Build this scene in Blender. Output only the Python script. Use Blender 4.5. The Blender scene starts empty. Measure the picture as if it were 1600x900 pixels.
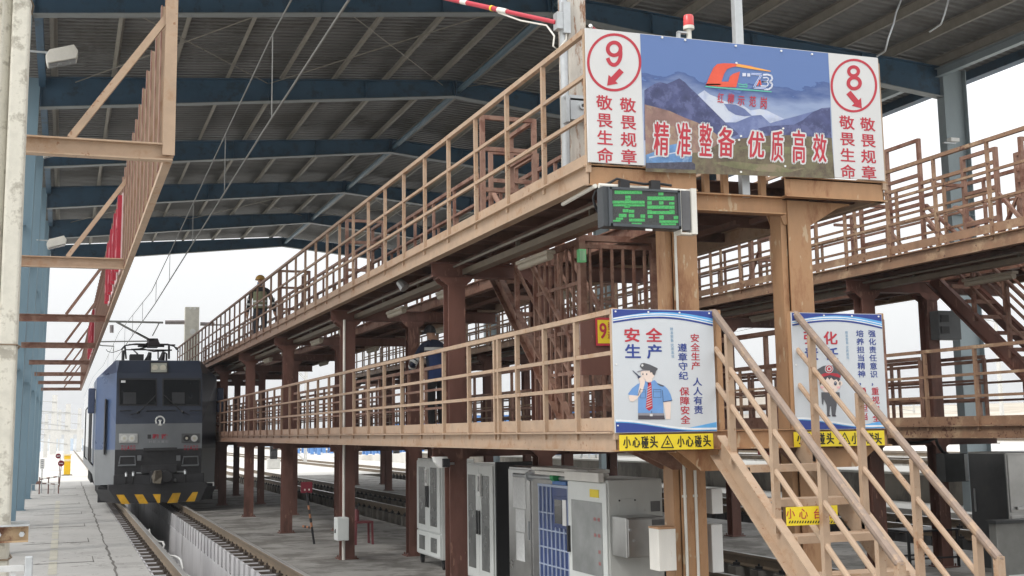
import bpy, bmesh, math, random
from mathutils import Vector, Matrix
random.seed(7)
R = math.radians
scene = bpy.context.scene
col = scene.collection

# ------------------------------------------------------------------ camera
CAM = Vector((0, 0, 1.75))
FPX, YAW, PITCH, ROLL, CY = 1937.25, .346268, .1404435, -.01538055, 398.55
_f = Vector((math.sin(YAW) * math.cos(PITCH), math.cos(YAW) * math.cos(PITCH), math.sin(PITCH)))
_r = Vector((math.cos(YAW), -math.sin(YAW), 0))
_u = _r.cross(_f)
CR = _r * math.cos(ROLL) + _u * math.sin(ROLL)
CU = -_r * math.sin(ROLL) + _u * math.cos(ROLL)
cd = bpy.data.cameras.new('camera')
cam = bpy.data.objects.new('camera', cd)
col.objects.link(cam)
cam.matrix_world = Matrix(((CR.x, CU.x, -_f.x, 0), (CR.y, CU.y, -_f.y, 0), (CR.z, CU.z, -_f.z, CAM.z), (0, 0, 0, 1)))
cd.sensor_width = 36
cd.lens = FPX / 1600 * 36
cd.shift_y = (CY - 450) / 1600
cd.clip_start = .05
cd.clip_end = 3000
scene.camera = cam

# ------------------------------------------------------------------ light
SUN_EL, SUN_AZ = R(46), R(248)            # azimuth from +Y towards +X
w = bpy.data.worlds.new('World')
scene.world = w
w.use_nodes = True
nt = w.node_tree
nt.nodes.clear()
sky = nt.nodes.new('ShaderNodeTexSky')
sky.sky_type = 'NISHITA'
sky.sun_disc = False
sky.sun_elevation = SUN_EL
sky.sun_rotation = SUN_AZ
sky.air_density = 1.0
sky.dust_density = 4.0
hs = nt.nodes.new('ShaderNodeHueSaturation')
hs.inputs['Saturation'].default_value = .10
hs.inputs['Value'].default_value = 1.0
bg = nt.nodes.new('ShaderNodeBackground')
bg.inputs['Strength'].default_value = .12
out = nt.nodes.new('ShaderNodeOutputWorld')
nt.links.new(sky.outputs[0], hs.inputs['Color'])
cl = nt.nodes.new('ShaderNodeMix')          # the even overcast that hides the clear sky
cl.data_type = 'RGBA'
cl.inputs['Factor'].default_value = .82
# overcast cloud: the zenith is about three times as bright as the horizon
wt = nt.nodes.new('ShaderNodeTexCoord')
ws = nt.nodes.new('ShaderNodeSeparateXYZ')
wm = nt.nodes.new('ShaderNodeMapRange')
wm.inputs[1].default_value, wm.inputs[2].default_value = 0, 1
wm.inputs[3].default_value, wm.inputs[4].default_value = 9.8, 28.5
wv = nt.nodes.new('ShaderNodeVectorMath'); wv.operation = 'SCALE'; wv.inputs[0].default_value = (.985, 1, 1.01)
nt.links.new(wt.outputs['Generated'], ws.inputs[0])
nt.links.new(ws.outputs['Z'], wm.inputs[0])
nt.links.new(wm.outputs[0], wv.inputs['Scale'])
nt.links.new(wv.outputs[0], cl.inputs['B'])
nt.links.new(hs.outputs[0], cl.inputs['A'])
nt.links.new(cl.outputs['Result'], bg.inputs['Color'])
nt.links.new(bg.outputs[0], out.inputs['Surface'])
sd = bpy.data.lights.new('sun', 'SUN')
sd.energy = 1.5
sd.angle = R(12)
sd.color = (1, .965, .91)
sun = bpy.data.objects.new('sun', sd)
col.objects.link(sun)
_sv = Vector((math.sin(SUN_AZ) * math.cos(SUN_EL), math.cos(SUN_AZ) * math.cos(SUN_EL), math.sin(SUN_EL)))
sun.rotation_euler = _sv.to_track_quat('Z', 'Y').to_euler()
sun.location = (0, -10, 40)
vs = scene.view_settings
vs.view_transform = 'Standard'
vs.look = 'None'
vs.exposure = -0.28
vs.gamma = 1
vs.use_curve_mapping = False
scene.render.film_transparent = False
try:
    scene.cycles.max_bounces = 6
    scene.cycles.diffuse_bounces = 4
    scene.cycles.glossy_bounces = 3
    scene.cycles.transmission_bounces = 3
    scene.cycles.caustics_reflective = False
    scene.cycles.caustics_refractive = False
    scene.cycles.use_denoising = True
except Exception:
    pass

# ------------------------------------------------------------------ helpers
def ray(x, y):
    return CR * ((x - 800) / FPX) - CU * ((y - CY) / FPX) + _f
def atY(x, y, Y):
    d = ray(x, y); return CAM + d * (Y / d.y)
def atX(x, y, X):
    d = ray(x, y); return CAM + d * (X / d.x)
def atZ(x, y, Z):
    d = ray(x, y); return CAM + d * ((Z - CAM.z) / d.z)

ORG = {}

def tag(o, label=None, cat=None, group=None, kind=None):
    if label: o['label'] = label
    if cat: o['category'] = cat
    if group: o['group'] = group
    if kind: o['kind'] = kind
    return o

def thing(name, loc, label, cat, group=None):
    o = bpy.data.objects.new(name, None)
    o.empty_display_size = .2
    col.objects.link(o)
    o.location = loc
    ORG[o.name] = Vector(loc)
    return tag(o, label, cat, group)

class MB:
    """collects shapes in world coordinates and links them as one mesh"""
    def __init__(s):
        s.v = []; s.f = []; s.m = []; s.mi = 0
    def face(s, pts, mi=None):
        b = len(s.v); s.v += [tuple(p) for p in pts]
        s.f.append(tuple(range(b, b + len(pts)))); s.m.append(s.mi if mi is None else mi)
    def box(s, x0, y0, z0, x1, y1, z1):
        if x0 > x1: x0, x1 = x1, x0
        if y0 > y1: y0, y1 = y1, y0
        if z0 > z1: z0, z1 = z1, z0
        b = len(s.v)
        s.v += [(x0, y0, z0), (x1, y0, z0), (x1, y1, z0), (x0, y1, z0), (x0, y0, z1), (x1, y0, z1), (x1, y1, z1), (x0, y1, z1)]
        for q in ((0, 3, 2, 1), (4, 5, 6, 7), (0, 1, 5, 4), (1, 2, 6, 5), (2, 3, 7, 6), (3, 0, 4, 7)):
            s.f.append(tuple(b + i for i in q)); s.m.append(s.mi)
        return s
    def beam(s, p, q, wd, ht, up=(0, 0, 1)):
        p = Vector(p); q = Vector(q); d = (q - p).normalized(); up = Vector(up)
        if abs(d.dot(up)) > .995: up = Vector((0, 1, 0))
        sx = d.cross(up).normalized(); uz = sx.cross(d).normalized()
        b = len(s.v)
        for e in (p, q):
            for a, c in ((-1, -1), (1, -1), (1, 1), (-1, 1)):
                s.v.append(tuple(e + sx * (a * wd / 2) + uz * (c * ht / 2)))
        for f in ((0, 1, 2, 3), (7, 6, 5, 4), (0, 4, 5, 1), (1, 5, 6, 2), (2, 6, 7, 3), (3, 7, 4, 0)):
            s.f.append(tuple(b + i for i in f)); s.m.append(s.mi)
        return s
    def tube(s, pts, r, n=8, cap=True):
        pts = [Vector(p) for p in pts]
        rs = r if isinstance(r, (list, tuple)) else [r] * len(pts)
        b = len(s.v); prev = None
        for i, p in enumerate(pts):
            d = (pts[min(i + 1, len(pts) - 1)] - pts[max(i - 1, 0)]).normalized()
            if prev is None:
                a = Vector((0, 0, 1)) if abs(d.z) < .9 else Vector((1, 0, 0))
                sx = d.cross(a).normalized()
            else:
                sx = (prev - d * prev.dot(d)).normalized()
            prev = sx; uy = d.cross(sx)
            for k in range(n):
                t = 2 * math.pi * k / n
                s.v.append(tuple(p + sx * (math.cos(t) * rs[i]) + uy * (math.sin(t) * rs[i])))
        for i in range(len(pts) - 1):
            for k in range(n):
                k2 = (k + 1) % n
                s.f.append((b + i * n + k, b + i * n + k2, b + (i + 1) * n + k2, b + (i + 1) * n + k)); s.m.append(s.mi)
        if cap:
            s.f.append(tuple(b + k for k in reversed(range(n)))); s.m.append(s.mi)
            e = b + (len(pts) - 1) * n
            s.f.append(tuple(e + k for k in range(n))); s.m.append(s.mi)
        return s
    def prism(s, pts, vec):
        """closed outline pts (3-D, planar) swept by vec"""
        pts = [Vector(p) for p in pts]; vec = Vector(vec); n = len(pts); b = len(s.v)
        s.v += [tuple(p) for p in pts] + [tuple(p + vec) for p in pts]
        s.f.append(tuple(b + i for i in reversed(range(n)))); s.m.append(s.mi)
        s.f.append(tuple(b + n + i for i in range(n))); s.m.append(s.mi)
        for i in range(n):
            j = (i + 1) % n
            s.f.append((b + i, b + j, b + n + j, b + n + i)); s.m.append(s.mi)
        return s
    def ibeam(s, p, q, wd, ht, tf=.012, tw=.008, up=(0, 0, 1)):
        p = Vector(p); q = Vector(q); d = (q - p).normalized(); up = Vector(up)
        sx = d.cross(up).normalized(); uz = sx.cross(d).normalized()
        s.beam(p + uz * (ht / 2 - tf / 2), q + uz * (ht / 2 - tf / 2), wd, tf, up)
        s.beam(p - uz * (ht / 2 - tf / 2), q - uz * (ht / 2 - tf / 2), wd, tf, up)
        s.beam(p, q, tw, ht - 2 * tf - .001, up)
        return s
    def build(s, name, mats, parent=None, smooth=False, bevel=0, origin=None, recalc=True):
        if not isinstance(mats, (list, tuple)): mats = [mats]
        if parent is not None:
            o0 = ORG[parent.name]
        elif origin is not None:
            o0 = Vector(origin)
        else:
            xs = [v[0] for v in s.v]; ys = [v[1] for v in s.v]; zs = [v[2] for v in s.v]
            o0 = Vector(((min(xs) + max(xs)) / 2, (min(ys) + max(ys)) / 2, min(zs)))
        me = bpy.data.meshes.new(name)
        me.from_pydata([(v[0] - o0.x, v[1] - o0.y, v[2] - o0.z) for v in s.v], [], s.f)
        for m in mats: me.materials.append(m)
        me.polygons.foreach_set('material_index', s.m)
        if recalc:
            bm = bmesh.new(); bm.from_mesh(me)
            bmesh.ops.recalc_face_normals(bm, faces=bm.faces)
            bm.to_mesh(me); bm.free()
        if smooth:
            for p in me.polygons: p.use_smooth = True
            try: me.set_sharp_from_angle(angle=R(40))
            except Exception: pass
        o = bpy.data.objects.new(name, me)
        col.objects.link(o)
        if parent is not None:
            o.parent = parent
        else:
            o.location = o0
        ORG[o.name] = o0
        if bevel:
            b = o.modifiers.new('bevel', 'BEVEL'); b.width = bevel; b.segments = 2; b.limit_method = 'ANGLE'
        return o

def dup(o, parent, delta):
    """copy of a mesh part moved by delta"""
    c = o.copy(); col.objects.link(c); c.parent = parent
    c.location = o.location + Vector(delta)
    ORG[c.name] = ORG[o.name] + Vector(delta)
    return c

def dup_tree(o, delta, parent=None, label=None):
    c = o.copy(); col.objects.link(c)
    if parent is not None: c.parent = parent
    else: c.location = o.location + Vector(delta)
    ORG[c.name] = ORG[o.name] + Vector(delta)
    if label: c['label'] = label
    for ch in list(o.children): dup_tree(ch, delta, c)
    return c

# ------------------------------------------------------------------ materials
MATS = {}
def mat(name, c, rough=.6, metal=0, var=.12, scale=6, spec=.4, c2=None, amt=.0, s2=3, streak=1, bump=0, emit=0, coat=0, chip=None, chips=40, chipa=.1):
    """base colour broken up by two noises; c2 = colour of worn patches covering about amt of the surface"""
    if name in MATS: return MATS[name]
    m = bpy.data.materials.new(name); m.use_nodes = True
    n = m.node_tree.nodes; l = m.node_tree.links
    bs = n['Principled BSDF']
    bs.inputs['Roughness'].default_value = rough
    bs.inputs['Metallic'].default_value = metal
    bs.inputs['Specular IOR Level'].default_value = spec
    if coat: bs.inputs['Coat Weight'].default_value = coat
    tc = n.new('ShaderNodeTexCoord')
    mp = n.new('ShaderNodeMapping'); mp.inputs['Scale'].default_value = (1, 1, 1 / streak)
    l.new(tc.outputs['Object'], mp.inputs['Vector'])
    nz = n.new('ShaderNodeTexNoise'); nz.inputs['Scale'].default_value = scale; nz.inputs['Detail'].default_value = 5
    nz.inputs['Roughness'].default_value = .62
    l.new(mp.outputs[0], nz.inputs['Vector'])
    mr = n.new('ShaderNodeMapRange'); mr.inputs[1].default_value = .3; mr.inputs[2].default_value = .7
    mr.inputs[3].default_value = 1 - var; mr.inputs[4].default_value = 1 + var
    l.new(nz.outputs['Fac'], mr.inputs[0])
    mx = n.new('ShaderNodeMix'); mx.data_type = 'RGBA'; mx.blend_type = 'MULTIPLY'; mx.inputs['Factor'].default_value = 1
    mx.inputs['A'].default_value = (*c, 1)
    l.new(mr.outputs[0], mx.inputs['B'])
    last = mx.outputs['Result']
    if c2 is not None:
        n2 = n.new('ShaderNodeTexNoise'); n2.inputs['Scale'].default_value = s2; n2.inputs['Detail'].default_value = 8
        n2.inputs['Roughness'].default_value = .7
        l.new(mp.outputs[0], n2.inputs['Vector'])
        r2 = n.new('ShaderNodeMapRange'); r2.inputs[1].default_value = .66 - amt * .45; r2.inputs[2].default_value = .74 - amt * .4
        l.new(n2.outputs['Fac'], r2.inputs[0])
        m2 = n.new('ShaderNodeMix'); m2.data_type = 'RGBA'
        l.new(r2.outputs[0], m2.inputs['Factor']); l.new(last, m2.inputs['A']); m2.inputs['B'].default_value = (*c2, 1)
        last = m2.outputs['Result']
    if chip is not None:                       # small chips and run marks
        n3 = n.new('ShaderNodeTexNoise'); n3.inputs['Scale'].default_value = chips; n3.inputs['Detail'].default_value = 4; l.new(mp.outputs[0], n3.inputs['Vector'])
        n4 = n.new('ShaderNodeTexNoise'); n4.inputs['Scale'].default_value = chips / 9; l.new(tc.outputs['Object'], n4.inputs['Vector'])
        mm_ = n.new('ShaderNodeMath'); mm_.operation = 'MULTIPLY_ADD'; mm_.inputs[1].default_value = .7; l.new(n4.outputs['Fac'], mm_.inputs[0]); l.new(n3.outputs['Fac'], mm_.inputs[2])
        r3 = n.new('ShaderNodeMapRange'); r3.inputs[1].default_value = 1.03 - chipa; r3.inputs[2].default_value = 1.07 - chipa; l.new(mm_.outputs[0], r3.inputs[0])
        m3 = n.new('ShaderNodeMix'); m3.data_type = 'RGBA'; l.new(r3.outputs[0], m3.inputs['Factor']); l.new(last, m3.inputs['A']); m3.inputs['B'].default_value = (*chip, 1)
        last = m3.outputs['Result']
    l.new(last, bs.inputs['Base Color'])
    rr = n.new('ShaderNodeMapRange'); rr.inputs[3].default_value = max(0, rough - .1); rr.inputs[4].default_value = min(1, rough + .12)
    l.new(nz.outputs['Fac'], rr.inputs[0]); l.new(rr.outputs[0], bs.inputs['Roughness'])
    if bump:
        bp = n.new('ShaderNodeBump'); bp.inputs['Strength'].default_value = bump; bp.inputs['Distance'].default_value = .01
        l.new(nz.outputs['Fac'], bp.inputs['Height']); l.new(bp.outputs[0], bs.inputs['Normal'])
    if emit:
        bs.inputs['Emission Color'].default_value = (*c, 1); bs.inputs['Emission Strength'].default_value = emit
    MATS[name] = m
    return m

RUST = (.16, .065, .035)
def roof_shade(m, c_shade, y0, y1):
    """paint turned browner under the roof (large y): the shade there put into the colour"""
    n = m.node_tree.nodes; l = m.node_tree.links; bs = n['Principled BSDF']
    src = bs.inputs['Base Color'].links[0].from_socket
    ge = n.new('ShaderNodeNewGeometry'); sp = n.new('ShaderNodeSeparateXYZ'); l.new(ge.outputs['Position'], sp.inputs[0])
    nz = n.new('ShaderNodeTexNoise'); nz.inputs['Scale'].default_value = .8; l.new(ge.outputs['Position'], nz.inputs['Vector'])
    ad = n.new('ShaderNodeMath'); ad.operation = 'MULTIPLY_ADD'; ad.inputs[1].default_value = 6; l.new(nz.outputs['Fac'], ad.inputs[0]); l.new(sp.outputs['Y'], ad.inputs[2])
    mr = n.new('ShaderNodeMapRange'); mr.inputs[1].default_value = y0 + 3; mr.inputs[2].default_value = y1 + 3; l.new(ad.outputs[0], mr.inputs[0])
    mu = n.new('ShaderNodeMix'); mu.data_type = 'RGBA'; mu.blend_type = 'MULTIPLY'; l.new(mr.outputs[0], mu.inputs['Factor']); l.new(src, mu.inputs['A']); mu.inputs['B'].default_value = (*c_shade, 1)
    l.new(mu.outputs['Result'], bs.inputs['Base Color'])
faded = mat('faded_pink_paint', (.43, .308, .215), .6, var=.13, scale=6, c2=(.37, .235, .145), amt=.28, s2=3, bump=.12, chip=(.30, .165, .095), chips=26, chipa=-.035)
roof_shade(faded, (.50, .42, .42), 13, 27)  # shade under the shed roof multiplied into the far paint
paint = mat('ochre_paint', (.42, .24, .125), .55, var=.18, scale=4, c2=(.27, .125, .06), amt=.28, s2=2, streak=3, bump=.12, chip=(.50, .37, .24), chips=22, chipa=.0)
oxide = mat('oxide_red_paint', (.165, .076, .058), .5, var=.2, scale=3, c2=(.10, .045, .032), amt=.3, s2=1.6, streak=4, bump=.1, chip=(.26, .14, .10), chips=30, chipa=-.01)
oxide2 = mat('dull_brown_paint', (.26, .15, .108), .55, var=.22, scale=5, c2=(.17, .075, .05), amt=.4, s2=3.5, bump=.12)
brownB = mat('mottled_brown_paint', (.29, .175, .11), .55, var=.2, scale=5, c2=(.44, .31, .20), amt=.3, s2=2.6, bump=.12, chip=(.13, .06, .04), chips=26, chipa=.02)
underm = mat('deck_underside', (.12, .062, .045), .7, var=.2, scale=5, c2=(.06, .035, .028), amt=.3)
bluebeam = mat('dark_blue_paint', (.032, .078, .13), .5, var=.15, scale=2, c2=(.025, .05, .075), amt=.3)
bluecol = mat('grey_blue_paint', (.17, .255, .31), .5, var=.08, scale=2, streak=4)
bluegrey = mat('grey_column_paint', (.26, .31, .33), .5, var=.08, scale=2, streak=3)
purl = mat('galvanised_purlin', (.25, .232, .195), .55, var=.15, scale=4)
sheet = mat('roof_sheet_grey', (.14, .138, .132), .5, var=.2, scale=.9, c2=(.10, .095, .085), amt=.35, s2=.5)
conc = mat('floor_concrete', (.30, .288, .268), .8, var=.2, scale=1.6, c2=(.155, .144, .13), amt=.42, s2=.9, bump=.1, chip=(.13, .12, .11), chips=3.2, chipa=.03)
apronc = mat('apron_concrete', (.42, .41, .392), .85, var=.10, scale=1.4, c2=(.35, .34, .325), amt=.3, s2=.7, bump=.08, chip=(.25, .24, .225), chips=9, chipa=.0)
outg = mat('pale_frozen_ground', (.62, .60, .56), .9, var=.12, scale=.25, c2=(.45, .42, .37), amt=.3, s2=.06)
pitw = mat('pit_wall_paint', (.58, .57, .58), .75, var=.12, scale=1.5, c2=(.30, .29, .29), amt=.2, s2=1.2, streak=3)
conw = mat('grey_wall_concrete', (.22, .20, .17), .85, var=.2, scale=1.5, c2=(.13, .115, .10), amt=.35, s2=1, streak=2, bump=.15)
dirt_shade = mat('oily_dirt_and_gap_shade', (.045, .042, .04), .8, var=.4, scale=4)  # trench floor, and the painted shade in the pillar gaps
railm = mat('rail_brown_steel', (.20, .152, .105), .6, .1, var=.2, scale=5)
railtop = mat('rail_head_steel', (.52, .51, .49), .35, .45, var=.08)
mastc = mat('rough_mast_concrete', (.60, .575, .50), .9, var=.14, scale=9, c2=(.38, .355, .30), amt=.3, s2=9, bump=.5)
rustymast = mat('weathered_steel_mast', (.52, .485, .43), .7, var=.25, scale=8, c2=(.26, .135, .075), amt=.3, s2=22, streak=5, bump=.35)
galv = mat('galvanised_steel', (.50, .52, .53), .4, .55, var=.12, scale=6)
whitep = mat('white_paint', (.78, .78, .76), .45, var=.05, scale=4)
cream = mat('cream_plastic', (.70, .68, .62), .5, var=.08, scale=5)
cabw = mat('cabinet_light_grey', (.68, .70, .68), .42, var=.05, scale=3)
cabold = mat('worn_console_grey', (.56, .57, .545), .5, var=.07, scale=4, c2=(.28, .22, .17), amt=.02, s2=4)
rustywhite = mat('rust_edged_white', (.72, .70, .65), .55, var=.08, scale=5, c2=(.40, .18, .08), amt=.06, s2=3, streak=4)
black = mat('black_paint', (.02, .02, .022), .45, var=.2)
rubber = mat('black_rubber', (.018, .018, .018), .7, var=.2)
stain = mat('stainless_steel', (.46, .46, .45), .3, .85, var=.18, scale=2.5)
darkst = mat('dark_steel_cabinet', (.075, .078, .08), .35, .5, var=.3, scale=2)
glassd = mat('dark_glass', (.012, .014, .017), .08, var=.2, spec=.6)
glassg = mat('grey_mesh_glass', (.15, .155, .152), .25, var=.25, scale=2.5)
blueb = mat('lattice_blue', (.03, .055, .17), .35, var=.15, scale=4)
redp = mat('sign_red', (.47, .035, .055), .5, var=.08)
bluep = mat('sign_blue', (.032, .06, .27), .5, var=.06)
yellowp = mat('sign_yellow', (.80, .62, .03), .5, var=.06)
blackp = mat('print_black', (.015, .015, .015), .5, var=.1)
board = mat('sign_board_white', (.60, .63, .66), .4, var=.04, scale=2)
boardw = mat('banner_white', (.63, .63, .625), .45, var=.04, scale=2)

# ------------------------------------------------------------------ lettering
_GL = {}
def glyph(ch, bold=.0, shear=0):
    k = (ch, bold, shear)
    if k in _GL: return _GL[k]
    cu = bpy.data.curves.new('g', 'FONT'); cu.body = ch; cu.offset = bold; cu.resolution_u = 3; cu.shear = shear
    o = bpy.data.objects.new('g', cu)
    me = bpy.data.meshes.new_from_object(o)
    v = [(a.co.x, a.co.y) for a in me.vertices]; f = [tuple(p.vertices) for p in me.polygons]
    bpy.data.objects.remove(o); bpy.data.curves.remove(cu); bpy.data.meshes.remove(me)
    _GL[k] = (v, f)
    return _GL[k]

class Print:
    """flat printing on a board facing -Y at depth Y (or any plane given by a mapping)"""
    def __init__(s, Y): s.Y = Y
    def P(s, x, y): p = atY(x, y, s.Y); return p.x, p.z
    def poly(s, mb, pts, off, mi=0):
        mb.face([(a, s.Y - off, b) for a, b in (s.P(*p) for p in pts)], mi)
    def char(s, mb, ch, x0, y0, x1, y1, off, bold=0, fit=False, shear=0, mi=0):
        v, f = glyph(ch, 0, shear)
        a0, b1 = s.P(x0, y0); a1, b0 = s.P(x1, y1)
        d = bold * (a1 - a0) * 1.1
        n = 0
        for k, l in (((0, 0),) if not bold else ((-1, -.7), (1, -.7), (1, .7), (-1, .7))):     # heavier strokes: shifted copies
            s.put(mb, v, f, a0 + k * d + (d if bold else 0) * 0, b0 + l * d, a1 + k * d, b1 + l * d, off + .00012 * n, fit, mi); n += 1
    def put(s, mb, v, f, a0, b0, a1, b1, off, fit, mi=0):
        if fit:
            xs = [p[0] for p in v]; ys = [p[1] for p in v]
            u0, u1, v0, v1 = min(xs), max(xs), min(ys), max(ys)
        else:
            u0, u1, v0, v1 = 0.03, .97, -.09, .85
        b = len(mb.v)
        for p in v:
            mb.v.append((a0 + (p[0] - u0) / (u1 - u0) * (a1 - a0), s.Y - off, b0 + (p[1] - v0) / (v1 - v0) * (b1 - b0)))
        for q in f:
            mb.f.append(tuple(b + i for i in q)); mb.m.append(mi)
    def vtext(s, mb, txt, x0, y0, x1, y1, off, bold=0, gap=.1, dx=0, mi=0):
        n = len(txt); h = (y1 - y0) / (n - gap)
        for i, ch in enumerate(txt):
            t = i / max(1, n - 1)
            s.char(mb, ch, x0 + dx * t, y0 + i * h, x1 + dx * t, y0 + i * h + h * (1 - gap), off, bold, mi=mi)
    def htext(s, mb, txt, x0, y0, x1, y1, off, bold=0, gap=.08, dy=0, mi=0, fit=False):
        n = len(txt); wd = (x1 - x0) / (n - gap)
        for i, ch in enumerate(txt):
            t = i / max(1, n - 1)
            s.char(mb, ch, x0 + i * wd, y0 + dy * t, x0 + i * wd + wd * (1 - gap), y1 + dy * t, off, bold, mi=mi, fit=fit)
# ------------------------------------------------------------------ setting: ground, pits, tracks
FL = -.16
Y0S, Y1S = -8, 58
g = MB()
g.face([(-700, Y1S, FL), (20, Y1S, FL), (20, 74, FL), (-700, 74, FL)])
g.face([(-700, 74, FL), (20, 74, FL), (20, 100, FL), (-700, 100, FL)])
g.face([(-700, 100, FL), (900, 100, FL), (900, 900, FL), (-700, 900, FL)])
g.face([(20, 74, .5), (900, 74, .5), (900, 100, FL), (20, 100, FL)])
g.face([(20, 74, FL - .1), (20, 74, .5), (20, 100, FL), (20, 100, FL - .1)])
g.face([(-700, -80, FL), (-1.7, -80, FL), (-1.7, Y1S, FL), (-700, Y1S, FL)])
g.face([(-1.7, -80, FL), (20, -80, FL), (20, Y0S, FL), (-1.7, Y0S, FL)])
g.face([(20.25, -80, .5), (900, -80, .5), (900, 74, .5), (20.25, 74, .5)])
tag(g.build('ground', outg, origin=(0, 0, 0)), kind='structure')
a = MB()
a.box(-1.7, Y0S, -1.3, 1.22, Y1S, FL)
tag(a.build('pavement', apronc, origin=(0, 0, 0)), kind='structure')
# grooves between the apron slabs, and the long crack
j = MB()
for y in (14.2, 17.1, 20.6, 24.5, 28.8, 33.5, 38.5, 44, 50):
    dy = random.uniform(-.03, .03)
    j.face([(-.62, y, FL + .004), (.52, y + .05 + dy, FL + .004), (.52, y + .05 + dy + .0028 * y, FL + .004), (-.62, y + .0022 * y, FL + .004)])
    j.face([(.5, y, FL + .004), (.515, y, FL + .004), (.515, y + 1.0, FL + .004), (.5, y + 1.0, FL + .004)])
y = 8.0
x = .775
while y < 57:
    y2 = y + random.uniform(.25, .6); x2 = .78 + random.uniform(-.02, .02); wd = random.uniform(.010, .022)
    j.face([(x - wd, y, FL + .004), (x + wd, y, FL + .004), (x2 + wd, y2, FL + .004), (x2 - wd, y2, FL + .004)])
    x, y = x2, y2
y = 9
while y < 57:
    if random.random() < .75:
        j.face([(.82, y, FL + .004), (1.2, y + .03, FL + .004), (1.2, y + .038, FL + .004), (.82, y + .01, FL + .004)])
    y += .62
tag(j.build('pavement_marking', mat('joint_dirt', (.15, .14, .13), .9, var=.3), origin=(0, 0, 0)), kind='structure')
yl = MB()
for k in range(10):
    y = 19 + k * 2.2
    yl.face([(-.14, y, FL + .004), (-.02, y, FL + .004), (-.02, y + 1.9, FL + .004), (-.14, y + 1.9, FL + .004)])
tag(yl.build('floor_marking', mat('worn_yellow_marking', (.455, .435, .365), .85, var=.15, scale=3), origin=(0, 0, 0)), kind='structure')
fl = MB()
fl.box(3.08, Y0S, -1.3, 6.62, Y1S, FL)
tag(fl.build('platform_floor', conc, origin=(0, 0, 0)), kind='structure')
fl = MB()
fl.box(9.4, Y0S, -1.3, 13.02, Y1S, FL)
tag(fl.build('platform_floor', conc, origin=(0, 0, 0)), kind='structure')
fl = MB()
fl.box(18.2, Y0S, -1.3, 19.98, Y1S, FL)
tag(fl.build('path', outg, origin=(0, 0, 0)), kind='structure')
# pit floors
pf = MB()
pf.face([(1.2, Y0S, -1.29), (3.1, Y0S, -1.29), (3.1, Y1S, -1.29), (1.2, Y1S, -1.29)])
tag(pf.build('pit_floor', conc, origin=(0, 0, 0)), kind='structure')
pf = MB()
pf.face([(6.6, Y0S, -1.25), (9.42, Y0S, -1.25), (9.42, Y1S, -1.25), (6.6, Y1S, -1.25)])
pf.face([(13.0, Y0S, -1.1), (18.25, Y0S, -1.1), (18.25, Y1S, -1.1), (13.0, Y1S, -1.1)])
tag(pf.build('trench_floor', dirt_shade, origin=(0, 0, 0)), kind='structure')
ew = MB()
ew.box(1.2, Y1S - .3, -1.3, 3.1, Y1S, FL - .005); ew.box(6.6, Y1S - .3, -1.3, 9.42, Y1S, FL - .005); ew.box(13.0, Y1S - .3, -1.1, 18.25, Y1S, FL - .005)
tag(ew.build('pit_end_wall', conw, origin=(0, 0, 0)), kind='structure')
clipm = mat('clip_dark_steel', (.06, .045, .035), .6, .2, var=.3, scale=20)
def pitwall(name, x0, x1, m, mtop, pitch=.42, wide=.2, y1=Y1S - .3, rc=None):
    p = MB()
    if rc is None: rc = (x0 + x1) / 2
    p.box(x0, Y0S, -1.3, x1, y1, -.50)
    p.mi = 2                           # dark sheet and back strip: shade between the pillars, painted in
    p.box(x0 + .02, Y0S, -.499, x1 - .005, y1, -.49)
    if rc == 2.92: p.box(x1 - .05, Y0S, -.49, x1 - .004, y1, -.182)
    y = 6.0
    while y < y1 - .3:
        p.mi = 0
        p.box(x0 + .004, y, -.505, x1 - .004, y + wide, -.176)
        p.mi = 1                       # sole plate and clips
        p.box(x0 + .03, y + .03, -.176, x1 - .03, y + wide - .03, -.165)
        for sx in (-1, 1):
            xc = rc + sx * .088
            p.box(xc - .03, y + .06, -.165, xc + .03, y + wide - .06, -.125)
            p.tube([(xc, y + wide / 2, -.13), (xc, y + wide / 2, -.09)], .014, 6)
        y += pitch
    return tag(p.build(name, [m, mtop, dirt_shade], origin=(0, 0, 0)), kind='structure')
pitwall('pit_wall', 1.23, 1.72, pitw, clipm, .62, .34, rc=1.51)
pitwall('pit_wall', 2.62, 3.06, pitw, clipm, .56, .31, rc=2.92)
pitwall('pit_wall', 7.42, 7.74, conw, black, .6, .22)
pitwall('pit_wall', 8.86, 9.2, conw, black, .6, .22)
pitwall('pit_wall', 14.2, 14.5, dirt_shade, black, .6, .22)
pitwall('pit_wall', 15.65, 15.95, dirt_shade, black, .6, .22)
RP = [(-.065, -.165), (.065, -.165), (.065, -.15), (.012, -.13), (.012, -.045), (.036, -.035), (.036, -.003), (.028, 0), (-.028, 0), (-.036, -.003), (-.036, -.035), (-.012, -.045), (-.012, -.13), (-.065, -.15)]
def rail(parent, xc, y0, y1, dz=0, dz2=None):
    if dz2 is None: dz2 = dz
    r = MB(); n = len(RP)
    r.v = [(xc + p[0], y0, p[1] + dz) for p in RP] + [(xc + p[0], y1, p[1] + dz2) for p in RP]
    for i in range(n):
        k = (i + 1) % n
        r.f.append((i, k, n + k, n + i)); r.m.append(1 if 6 <= i <= 8 else 0)
    r.f.append(tuple(range(n))); r.m.append(0); r.f.append(tuple(range(n, 2 * n))); r.m.append(0)
    return r.build('rail', [railm, railtop], parent)
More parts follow.
